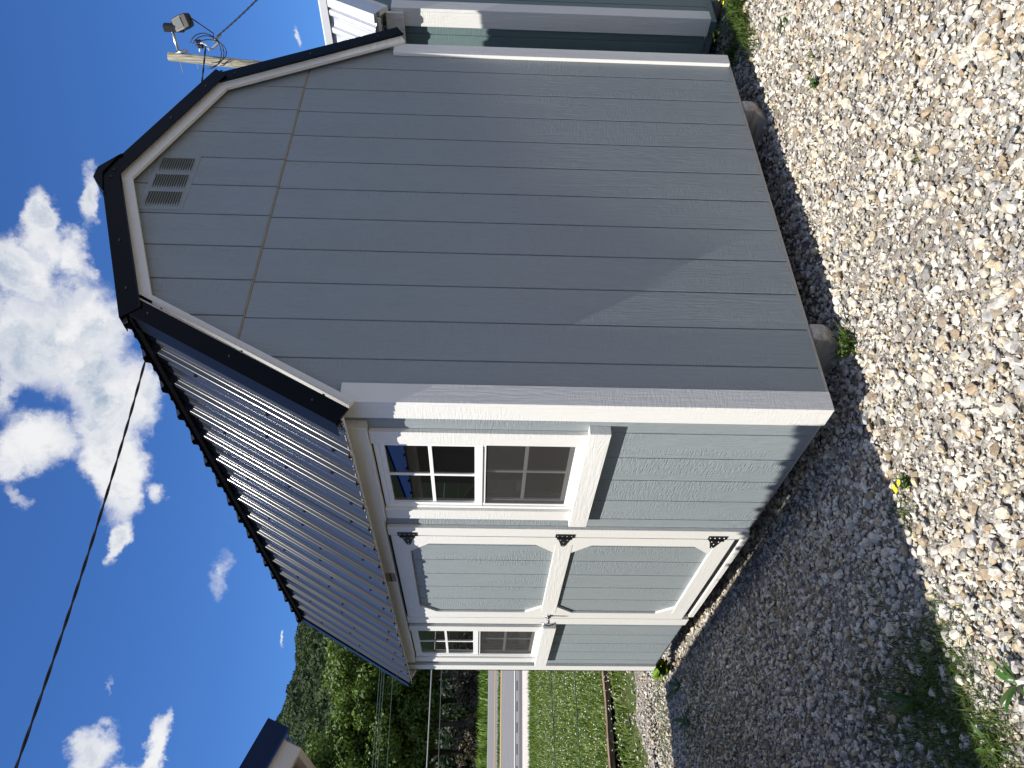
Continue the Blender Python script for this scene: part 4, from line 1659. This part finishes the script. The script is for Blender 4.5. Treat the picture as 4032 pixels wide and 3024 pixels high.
# ---------------------------------------------------------------- grass
def blade_field(px, py, hmin, hmax, wd, lean, cols, zlift=0.0, colvar=.25):
    n_ = len(px)
    zz = ground_z(px, py) + zlift
    h = RNG.uniform(hmin, hmax, n_)
    az_ = RNG.uniform(0, 2 * np.pi, n_)
    ln = np.abs(RNG.normal(0, lean, n_)) * h
    dx, dy = np.cos(az_), np.sin(az_)
    wv = wd * RNG.uniform(.6, 1.3, n_)
    bx, by = -dy * wv, dx * wv
    base_ = np.stack([px, py, zz], -1)
    side_ = np.stack([bx, by, np.zeros(n_)], -1)
    mid = base_ + np.stack([dx * ln * .35, dy * ln * .35, h * .6], -1)
    tip = base_ + np.stack([dx * ln, dy * ln, h * RNG.uniform(.75, 1.0, n_)], -1)
    V = np.stack([base_ - side_, base_ + side_, mid + side_ * .75, mid - side_ * .75, tip], 1).reshape(-1, 3)
    o_ = (np.arange(n_) * 5)[:, None]
    F = np.concatenate([o_ + np.array([[0, 1, 2]]), o_ + np.array([[0, 2, 3]]), o_ + np.array([[3, 2, 4]])])
    c = np.asarray(cols)[RNG.integers(0, len(cols), n_)] * RNG.normal(1, colvar, (n_, 1)).clip(.4, 1.7)
    C_ = np.repeat(c, 5, axis=0)
    return V, F, C_


GREENS = [(.125, .205, .032), (.155, .24, .045), (.09, .16, .026), (.19, .25, .06), (.22, .23, .085)]


def sl_points(n_, s0, s1, ang0=-.16, ang1=.26, extra=1.0):
    s = RNG.uniform(s0, s1, n_)
    l = s * RNG.uniform(ang0, ang1, n_) * extra
    return CXY[0] + s * BF[0] + l * BL[0], CXY[1] + s * BF[1] + l * BL[1], s, l


parts = []
x_, y_, s_, l_ = sl_points(78000, 7.55, 15.95)
edge = 7.75 + .12 * np.sin(l_ * 2.1) + .1 * np.sin(l_ * 5.3 + 1)
clump = np.sin(3.1 * x_ + 2 * y_) * np.sin(2.3 * y_ - x_) + .6 * np.sin(8 * x_ + 5 * y_)
keep = (s_ > edge + .35 * np.abs(RNG.normal(size=len(s_)))) & (RNG.uniform(size=len(s_)) < .8 + .3 * clump)
# keep the hollow by the timber bare
tA = np.array([A.x, A.y])
tn = np.array([perp.x, perp.y])
dd = (x_ - tA[0]) * tn[0] + (y_ - tA[1]) * tn[1]
keep &= ~((dd > -.21 - .05 * np.sin(7 * l_)) & (dd < .13))
parts.append(blade_field(x_[keep], y_[keep],   .035, .10, .0058, .9, GREENS))
x_, y_, s_, l_ = sl_points(5000, 15.2, 16.02)
parts.append(blade_field(x_, y_, .05, .12, .006, .6, GREENS[:3]))
x_, y_, s_, l_ = sl_points(2500, 25.42, 26.40, -.3, .3)
parts.append(blade_field(x_, y_, .04, .09, .02, .5, GREENS[:3]))
x_, y_, s_, l_ = sl_points(9000, 38.4, 46, -.5, .3)
parts.append(blade_field(x_, y_, .15, .55, .035, .6, GREENS[:3]))
Vb, Fb, Cb, base = [], [], [], 0
for V, F, Cc in parts:
    Vb.append(V); Fb.append(F + base); Cb.append(Cc); base += len(V)
o = put('grass', mesh_from('grass', np.concatenate(Vb), np.concatenate(Fb), 'grass', False, np.concatenate(Cb)))
o['kind'] = 'stuff'
# clover heads in the grass
x_, y_, s_, l_ = sl_points(3600, 7.8, 14.5)
pos_c = np.column_stack([x_, y_, ground_z(x_, y_) + RNG.uniform(.05, .11, len(x_))])
dd = (x_ - tA[0]) * tn[0] + (y_ - tA[1]) * tn[1]
pos_c = pos_c[~((dd > -.12) & (dd < .13))]
V, F, Cc = scatter(VAR_SMALL, pos_c, RNG.uniform(.006, .012, len(pos_c)), rot_mats(len(pos_c), .3), np.tile([(.74, .75, .60)], (len(pos_c), 1)))
o = put('clover_heads', mesh_from('clover_heads', V, F, 'stone', False, Cc))
o['kind'] = 'stuff'

# small weeds creeping through the gravel: too many tiny leaves to count
parts = []
WEEDC = [(.055, .10, .018), (.08, .13, .022), (.10, .15, .03), (.05, .08, .015)]
for (cx_, cy_, rx_, ry_, n_, hh_) in ((-1.05, .20, .28, .30, 2600, .045), (-1.22, .02, .16, .18, 900, .05), (-.95, .62, .25, .28, 700, .03),
                                      (-.55, 3.35, .30, .35, 900, .03), (-.75, 2.75, .25, .5, 700, .03), (-.30, 3.05, .2, .3, 350, .03),
                                      (-.42, .05, .10, .12, 160, .03), (-.60, .45, .15, .18, 120, .03), (.02, .95, .06, .5, 90, .03),
                                      (2.95, -.05, .45, .09, 1300, .09), (2.78, .22, .10, .25, 500, .08), (-.2, 4.3, .5, .25, 700, .05),
                                      (-.95, .05, .10, .08, 160, .03), (-1.3, 1.0, .2, .3, 300, .03), (.33, -.02, .07, .03, 90, .07),
                                      (-.05, 2.6, .05, .9, 150, .04), (.6, -.75, .03, .03, 20, .02)):
    px = cx_ + RNG.normal(0, .5, n_) * rx_
    py = cy_ + RNG.normal(0, .5, n_) * ry_
    parts.append(blade_field(px, py, hh_ * .35, hh_, .0019 if hh_ < .06 else .003, 1.2, WEEDC, .006))
Vb, Fb, Cb, base = [], [], [], 0
for V, F, Cc in parts:
    Vb.append(V); Fb.append(F + base); Cb.append(Cc); base += len(V)
o = put('ground_weeds', mesh_from('ground_weeds', np.concatenate(Vb), np.concatenate(Fb), 'grass', False, np.concatenate(Cb)))
o['kind'] = 'stuff'


# ---------------------------------------------------------------- single plants
def leaf_mesh(base_p, direction, length, width, col, droop=.35, up=.5, lobes=0):
    d = Vector(direction).normalized()
    sd = d.cross(Vector((0, 0, 1)))
    sd = sd.normalized() if sd.length > .01 else Vector((1, 0, 0))
    vs, fs = [], []
    NS = 6
    for i in range(NS + 1):
        u_ = i / NS
        p = Vector(base_p) + d * (length * u_ * (1 - .15 * u_)) + Vector((0, 0, length * (up * u_ - droop * u_ * u_)))
        wv = width * (math.sin(math.pi * min(1, u_ ** .8 * .98 + .02)) ** .8) + .0008
        if lobes:
            wv *= 1 + .25 * math.sin(u_ * lobes * 3.1)
        nrm = Vector((0, 0, 1))
        vs += [p - sd * wv + nrm * wv * .25, p, p + sd * wv + nrm * wv * .25]
    for i in range(NS):
        for q in range(2):
            fs.append((i * 3 + q, i * 3 + q + 1, (i + 1) * 3 + q + 1, (i + 1) * 3 + q))
    return vs, fs, col


def add_leaf(parent, args, name='leaf'):
    vs, fs, col = leaf_mesh(*args[0], **args[1])
    off = world_loc(parent)
    me = mesh_from(name, np.array([tuple(Vector(v) - off) for v in vs]), np.array(fs), 'leaf', True, np.tile([col], (len(vs), 1)))
    return put(name, me, parent)


def rosette(x, y, n_, length, width, label, col=(.06, .115, .028), up=.5, name='broadleaf_weed', group=None, seed=0):
    rr = random.Random(seed)
    z = float(ground_z(x, y))
    o_ = empty(name, (x, y, z), label, 'weed', group)
    for i in range(n_):
        a_ = 2 * math.pi * i / n_ + rr.uniform(-.5, .5)
        c = tuple(v * rr.uniform(.75, 1.25) for v in col)
        add_leaf(o_, (((x, y, z + .004), (math.cos(a_), math.sin(a_), 0), length * rr.uniform(.6, 1.1), width * rr.uniform(.8, 1.15), c), dict(droop=rr.uniform(.25, .6), up=up * rr.uniform(.6, 1.3))))
    return o_


def bushy(x, y, z, h, rad, nst, nlf, llen, label, col, name='leafy_weed', flowers=0, seed=1, lw=.42):
    rr = random.Random(seed)
    o_ = empty(name, (x, y, z), label, 'weed')
    st = MB()
    V, F, C_ = [], [], []
    tips = []
    for i in range(nst):
        a_ = rr.uniform(0, 6.28)
        tip = Vector((x + math.cos(a_) * rad * rr.uniform(.3, 1), y + math.sin(a_) * rad * rr.uniform(.3, 1), z + h * rr.uniform(.6, 1)))
        b0 = Vector((x, y, z - .01))
        midp = b0.lerp(tip, .5) + Vector((0, 0, h * .15))
        st.tube([b0, midp, tip], [.0025, .002, .0012], 5)
        tips.append(tip)
        for k in range(nlf):
            u_ = rr.uniform(.2, 1.0)
            p = b0.lerp(midp, u_ * 2) if u_ < .5 else midp.lerp(tip, u_ * 2 - 1)
            aa = rr.uniform(0, 6.28)
            vs, fs, cc = leaf_mesh(p, (math.cos(aa), math.sin(aa), 0), llen * rr.uniform(.6, 1.2), llen * lw * .5, tuple(c * rr.uniform(.7, 1.3) for c in col), rr.uniform(.1, .6), rr.uniform(.1, .8))
            bb = len(V)
            V += [tuple(q - Vector((x, y, z))) for q in vs]
            F += [tuple(q + bb for q in f_) for f_ in fs]
            C_ += [cc] * len(vs)
    st.build('stem', 'stem_green', o_)
    put('foliage', mesh_from('foliage', np.array(V), np.array(F), 'leaf', True, np.array(C_)), o_)
    for i in range(flowers):
        tp_ = tips[i % len(tips)] + Vector((0, 0, .012))
        fb_ = MB()
        for k in range(5):
            a_ = 2 * math.pi * k / 5
            d_ = Vector((math.cos(a_), math.sin(a_), 0))
            s2 = Vector((-math.sin(a_), math.cos(a_), 0))
            fb_.add([tp_, tp_ + d_ * .008 + s2 * .006 + vz * .003, tp_ + d_ * .013 + vz * .005, tp_ + d_ * .008 - s2 * .006 + vz * .003], [(0, 1, 2, 3)])
        fb_.build('flower', 'petal_yellow', o_)
    return o_


def gz(x, y):
    return float(ground_z(x, y))


rosette(-1.10, -.235, 6, .10, .010, 'broad leaved weed with long narrow leaves in sunlit gravel nearest the camera', seed=3, up=.9)
rosette(-1.235, -.02, 6, .10, .009, 'long leaved weed at the sunny edge of the green tuft', seed=5, up=.8)
rosette(-1.02, .33, 8, .13, .009, 'tall spiky leaved weed in the shade of the navy roofed shed', col=(.05, .10, .022), seed=8, up=1.2)
rosette(2.22, -.38, 5, .11, .012, 'flat narrow leaved weed alone in gravel right of the barn', seed=9, up=.4)
rosette(-.16, 3.62, 8, .17, .014, 'dark spiky weed on the gravel edge by the far shed corner', col=(.05, .095, .022), seed=12, up=.9)
rosette(-.42, 3.55, 8, .16, .014, 'second dark spiky weed left of the far shed corner', col=(.05, .095, .022), seed=14, up=.9)
bushy(1.56, -.43, gz(1.56, -.43), .055, .04, 9, 12, .016, 'tiny feathery green weed in gravel in front of the gable', (.075, .15, .03), seed=4)
bushy(1.72, -.46, gz(1.72, -.46), .03, .05, 6, 6, .012, 'dry yellowish sprig lying in gravel beside the feathery weed', (.20, .20, .06), seed=6)
bushy(-.34, -.04, gz(-.34, -.04), .06, .05, 8, 8, .018, 'small weed with yellow flowers in gravel near the front corner', (.085, .16, .03), flowers=3, seed=7)
bushy(.30, -.01, gz(.30, -.01), .10, .07, 7, 9, .020, 'bright green weed growing against the front skid', (.085, .15, .025), seed=10)
bushy(2.90, -.02, gz(2.90, -.02), .16, .17, 12, 12, .022, 'wild buttercup patch with yellow flowers at the teal shed corner', (.06, .11, .022), flowers=7, seed=11)
bushy(.02, 3.78, gz(.02, 3.78), .20, .09, 9, 10, .075, 'lime green large leaved seedling at the far bottom corner', (.20, .30, .028), seed=15, lw=.95)


# ---------------------------------------------------------------- trees
def leaf_cloud(centers, radii, n_each, lsz, cols, flat=.75):
    V, F, C_ = [], [], []
    for (c, r_) in zip(centers, radii):
        n_ = n_each
        d = RNG.normal(size=(n_, 3))
        d /= np.linalg.norm(d, axis=1)[:, None]
        rad = r_ * RNG.uniform(.35, 1.05, n_) ** .6
        p = np.asarray(c) + d * rad[:, None] * np.array([1, 1, flat])
        nrm = d + RNG.normal(0, .55, (n_, 3)) + np.array([0, 0, .35])
        nrm /= np.linalg.norm(nrm, axis=1)[:, None]
        t1 = np.cross(nrm, RNG.normal(size=(n_, 3)))
        t1 /= np.linalg.norm(t1, axis=1)[:, None]
        t2 = np.cross(nrm, t1)
        sz = lsz * RNG.uniform(.55, 1.35, n_)[:, None]
        q = np.stack([p - t1 * sz, p + t2 * sz * .6, p + t1 * sz, p - t2 * sz * .6], 1)
        V.append(q.reshape(-1, 3))
        cc = np.asarray(cols)[RNG.integers(0, len(cols), n_)] * RNG.normal(1, .18, (n_, 1)).clip(.5, 1.6)
        C_.append(np.repeat(cc, 4, axis=0))
    V = np.concatenate(V)
    F = np.arange(len(V)).reshape(-1, 4)
    return V, F, np.concatenate(C_)


TREE_COLS = [(.080, .138, .022), (.11, .168, .030), (.060, .108, .019), (.135, .19, .040)]
SHADE_COLS = [(.016, .030, .008), (.024, .040, .011), (.012, .024, .007)]  # leaf greens darkened to hold the shade of deep woods


def tree(s, l, h, cr, label, cols, seed, ncl=34, per=520, low=.36, lsz=.105, group='trees along the far side of the road'):
    rr = random.Random(seed)
    p = pt_sl(s, l)
    o_ = empty('broadleaf_tree', tuple(p), label, 'tree', group)
    b = MB()
    top = p + Vector((rr.uniform(-.4, .4), rr.uniform(-.4, .4), h * .8))
    b.tube([p - vz * .3, p.lerp(top, .4) + Vector((rr.uniform(-.15, .15), 0, 0)), top], [h * .022, h * .016, h * .005], 9)
    cs, rs = [], []
    for i in range(ncl):
        u_ = low + (1 - low) * (i + .5) / ncl
        wid = cr * math.sin(math.pi * (.12 + .80 * (u_ - low) / (1 - low))) ** .7
        a_ = rr.uniform(0, 6.28)
        rad = wid * rr.uniform(.25, 1.0)
        c = p + Vector((math.cos(a_) * rad, math.sin(a_) * rad, h * u_))
        cs.append(tuple(c - p))
        rs.append(cr * rr.uniform(.26, .46))
        if i % 2 == 0:
            st_ = p.lerp(top, min(.95, u_ * .8))
            b.tube([st_, st_.lerp(c, .6) + vz * .1, c], [h * .007, h * .004, h * .002], 5)
    b.build('trunk', 'bark', o_, True)
    V, F, C_ = leaf_cloud(cs, rs, per, lsz, cols)
    put('crown', mesh_from('crown', V, F, 'leaf', False, C_), o_)
    return o_


tree_spots = [(47.0, 2.4, 8.6, 2.7, TREE_COLS, 'leafy tree across the road, rightmost one against the barn wall'),
              (46.2, -.2, 8.2, 2.4, TREE_COLS, 'leafy tree across the road, in the middle of the row'),
              (45.6, -2.6, 9.2, 2.7, TREE_COLS, 'taller leafy tree across the road near the left edge'),
              (50.5, 1.2, 8.4, 3.0, TREE_COLS, 'tree standing behind the middle of the roadside row'),
              (50.5, -1.9, 8.8, 3.0, TREE_COLS, 'darker tree standing behind the left gap of the row'),
              (50.0, 4.8, 9.0, 3.2, TREE_COLS, 'broad tree hidden mostly behind the far barn corner'),
              (47.5, -6.4, 9.4, 3.2, TREE_COLS, 'tall tree left of the frame edge across the road'),
              (48.5, -11.5, 9.0, 3.4, TREE_COLS, 'wide tree across the road, seen in the far window'),
              (48.0, -17.0, 9.5, 3.4, TREE_COLS, 'tree beyond the road, last of the row to the left'),
              (49.0, 9.8, 9.2, 3.4, TREE_COLS, 'tree across the road behind the barn roof')]
for i, (s, l, h, cr, cols, lab_) in enumerate(tree_spots):
    tree(s, l, h, cr, lab_, cols, 40 + i)
# undergrowth: brown dry brush in the dark below the crowns
BRUSH = [(.13, .10, .075), (.17, .135, .105), (.09, .075, .055)]
for i, (s, l, h, cr, lab_) in enumerate([(45.0, 2.3, 1.7, 1.1, 'brown dry brush under the trees beside the barn corner'),
                                         (44.6, .2, 1.4, 1.0, 'brown dry brush under the middle trees'),
                                         (44.4, -1.7, 1.5, 1.1, 'brown dry brush under the left trees')]):
    p = pt_sl(s, l)
    o_ = empty('dry_bush', tuple(p), lab_, 'bush', 'dry bushes under the roadside trees')
    cs = [(random.uniform(-cr, cr), random.uniform(-.4, .4), random.uniform(.35, h)) for _ in range(9)]
    V, F, C_ = leaf_cloud(cs, [random.uniform(.3, .55) for _ in cs], 120, .07, BRUSH)
    put('twigs', mesh_from('twigs', V, F, 'leaf', False, C_), o_)
    b = MB()
    for c in cs[:5]:
        b.tube([p - vz * .1, p + Vector(c)], [.03, .01], 5)
    b.build('stem', 'bark', o_)
# dark bank behind the trees
vs, N, Mr = [], 60, 6
for j in range(Mr + 1):
    for i in range(N + 1):
        l = -45 + 80 * i / N
        s = 53 + 2.8 * j + .7 * math.sin(i * 1.3 + j)
        p = pt_sl(s, l)
        vs.append((p.x, p.y, p.z + 3.6 * (j / Mr) ** .8 + .5 * math.sin(i * 2.1 + j * 1.7) * (j > 0)))
fs = [(j * (N + 1) + i, j * (N + 1) + i + 1, (j + 1) * (N + 1) + i + 1, (j + 1) * (N + 1) + i) for j in range(Mr) for i in range(N)]
b = MB()
b.add(vs, fs)
o = b.build('wooded_bank', 'woods_floor')
o['kind'] = 'structure'
# understorey shrubs on that bank: one mass
cs, rs = [], []
for i in range(420):
    s, l = random.uniform(51.5, 63), random.uniform(-26, 18)
    p = pt_sl(s, l)
    j = max(0, (s - 53) / 16.8)
    cs.append((p.x, p.y, p.z + 3.6 * min(1, j) ** .8 + random.uniform(.2, .9)))
    rs.append(random.uniform(.9, 1.7))
V, F, C_ = leaf_cloud(cs, rs, 90, .16, SHADE_COLS)
o = put('undergrowth', mesh_from('undergrowth', V, F, 'leaf', False, C_))
o['kind'] = 'stuff'

# ---------------------------------------------------------------- power lines along the road
PL = [(3.43, 3.47, 30.0, .020, 'wire_gray', 'bright lowest power line in front of the dark trees'),
      (2.735, 2.69, 30.2, .011, 'wire_dark', 'thin wire just below the bright power line'),
      (7.02, 7.06, 41.0, .012, 'wire_dark', 'highest of the three close wires before the crowns'),
      (6.86, 6.88, 41.1, .012, 'wire_dark', 'middle of the three close wires before the crowns'),
      (6.70, 6.72, 41.2, .012, 'wire_dark', 'lowest of the three close wires before the crowns'),
      (6.10, 6.10, 41.4, .012, 'wire_dark', 'single wire under the three close wires')]
for eA, eB, s, r_, mt, lab_ in PL:
    A, B_ = at_az(14.8, eA, s), at_az(8.7, eB, s)
    d_ = (B_ - A)
    pts = [A + d_ * q for q in (-7, -3, -1, 0, .5, 1, 2, 4, 8)]
    pts = [Vector((p.x, p.y, p.z + .0006 * ((p - A).length) ** 2 * .0)) for p in pts]
    cable('power_line', pts, r_, mt, lab_, 'power line', 0, 6, 'power lines along the road')

# ---------------------------------------------------------------- forested mountain
azs_ = np.linspace(math.radians(-180), math.radians(180), 220)  # outside the view this hill ring is added to cut low sky light
rs_ = np.linspace(125, 760, 34)


def hill_z(azr, r):
    ridge = np.interp(np.degrees(azr), [-180, -90, -60, 5, 9.6, 11.4, 13, 14.6, 16.1, 18.2, 30, 45, 80, 130, 180], [11.0, 9.0, 12.0, 13.6, 13.5, 13.35, 13.2, 12.9, 12.75, 12.6, 9.5, 7.0, 6.0, 9.0, 11.0])
    ztop = np.tan(np.radians(ridge)) * 640 + 1.3 - 7
    u_ = np.clip((r - 120) / 520, 0, 1)
    z = 2 + (ztop - 2) * (u_ ** .92)
    z = z + 3.0 * np.sin(azr * 37 + r * .013) * u_ + 2.0 * np.sin(azr * 71 - r * .02) * u_
    return np.where(r > 640, z - (r - 640) * .25, z)


Rg, Ag = np.meshgrid(rs_, azs_, indexing='ij')
X, Y = CAM.x + Rg * np.sin(Ag), CAM.y + Rg * np.cos(Ag)
Z = hill_z(Ag, Rg)
idx = np.arange(Rg.size).reshape(Rg.shape)
f = np.stack([idx[:-1, :-1], idx[:-1, 1:], idx[1:, 1:], idx[1:, :-1]], -1).reshape(-1, 4)
o = put('mountain', mesh_from('mountain', np.stack([X, Y, Z], -1).reshape(-1, 3), f, 'hill_soil', True))
o['kind'] = 'structure'
n_ = 5200
ra_ = np.sqrt(RNG.uniform(230 ** 2, 648 ** 2, n_))
aa_ = np.radians(RNG.uniform(2, 27, n_))
cz_ = hill_z(aa_, ra_)
cs = np.stack([CAM.x + ra_ * np.sin(aa_), CAM.y + ra_ * np.cos(aa_), cz_ + RNG.uniform(1.5, 5.0, n_)], -1)
HILL = [(.038, .066, .020), (.050, .080, .022), (.030, .052, .018), (.062, .088, .024), (.026, .046, .020)]
base_cols = np.asarray(HILL)[RNG.integers(0, len(HILL), n_)] * RNG.normal(.85, .12, (n_, 1)).clip(.5, 1.4)
per = 90
Vv, Cv = [], []
d = RNG.normal(size=(n_, per, 3))
d /= np.linalg.norm(d, axis=2)[..., None]
d[..., 2] = np.abs(d[..., 2]) * 1.0 - .25
rad = RNG.uniform(3.2, 5.4, (n_, 1, 1)) * RNG.uniform(.75, 1.05, (n_, per, 1))
p = cs[:, None, :] + d * rad
nrm = d + RNG.normal(0, .35, d.shape)
nrm /= np.linalg.norm(nrm, axis=2)[..., None]
t1 = np.cross(nrm, RNG.normal(size=d.shape))
t1 /= np.linalg.norm(t1, axis=2)[..., None]
t2 = np.cross(nrm, t1)
sz = RNG.uniform(.40, .95, (n_, per, 1))
q = np.stack([p - t1 * sz, p + t2 * sz, p + t1 * sz, p - t2 * sz], 2).reshape(-1, 3)
cc = base_cols[:, None, None, :] * RNG.normal(1, .12, (n_, per, 1, 1))
cc = np.broadcast_to(cc, (n_, per, 4, 3)).reshape(-1, 3)
o = put('forest', mesh_from('forest', q, np.arange(len(q)).reshape(-1, 4), 'canopy', False, cc))
o['kind'] = 'stuff'
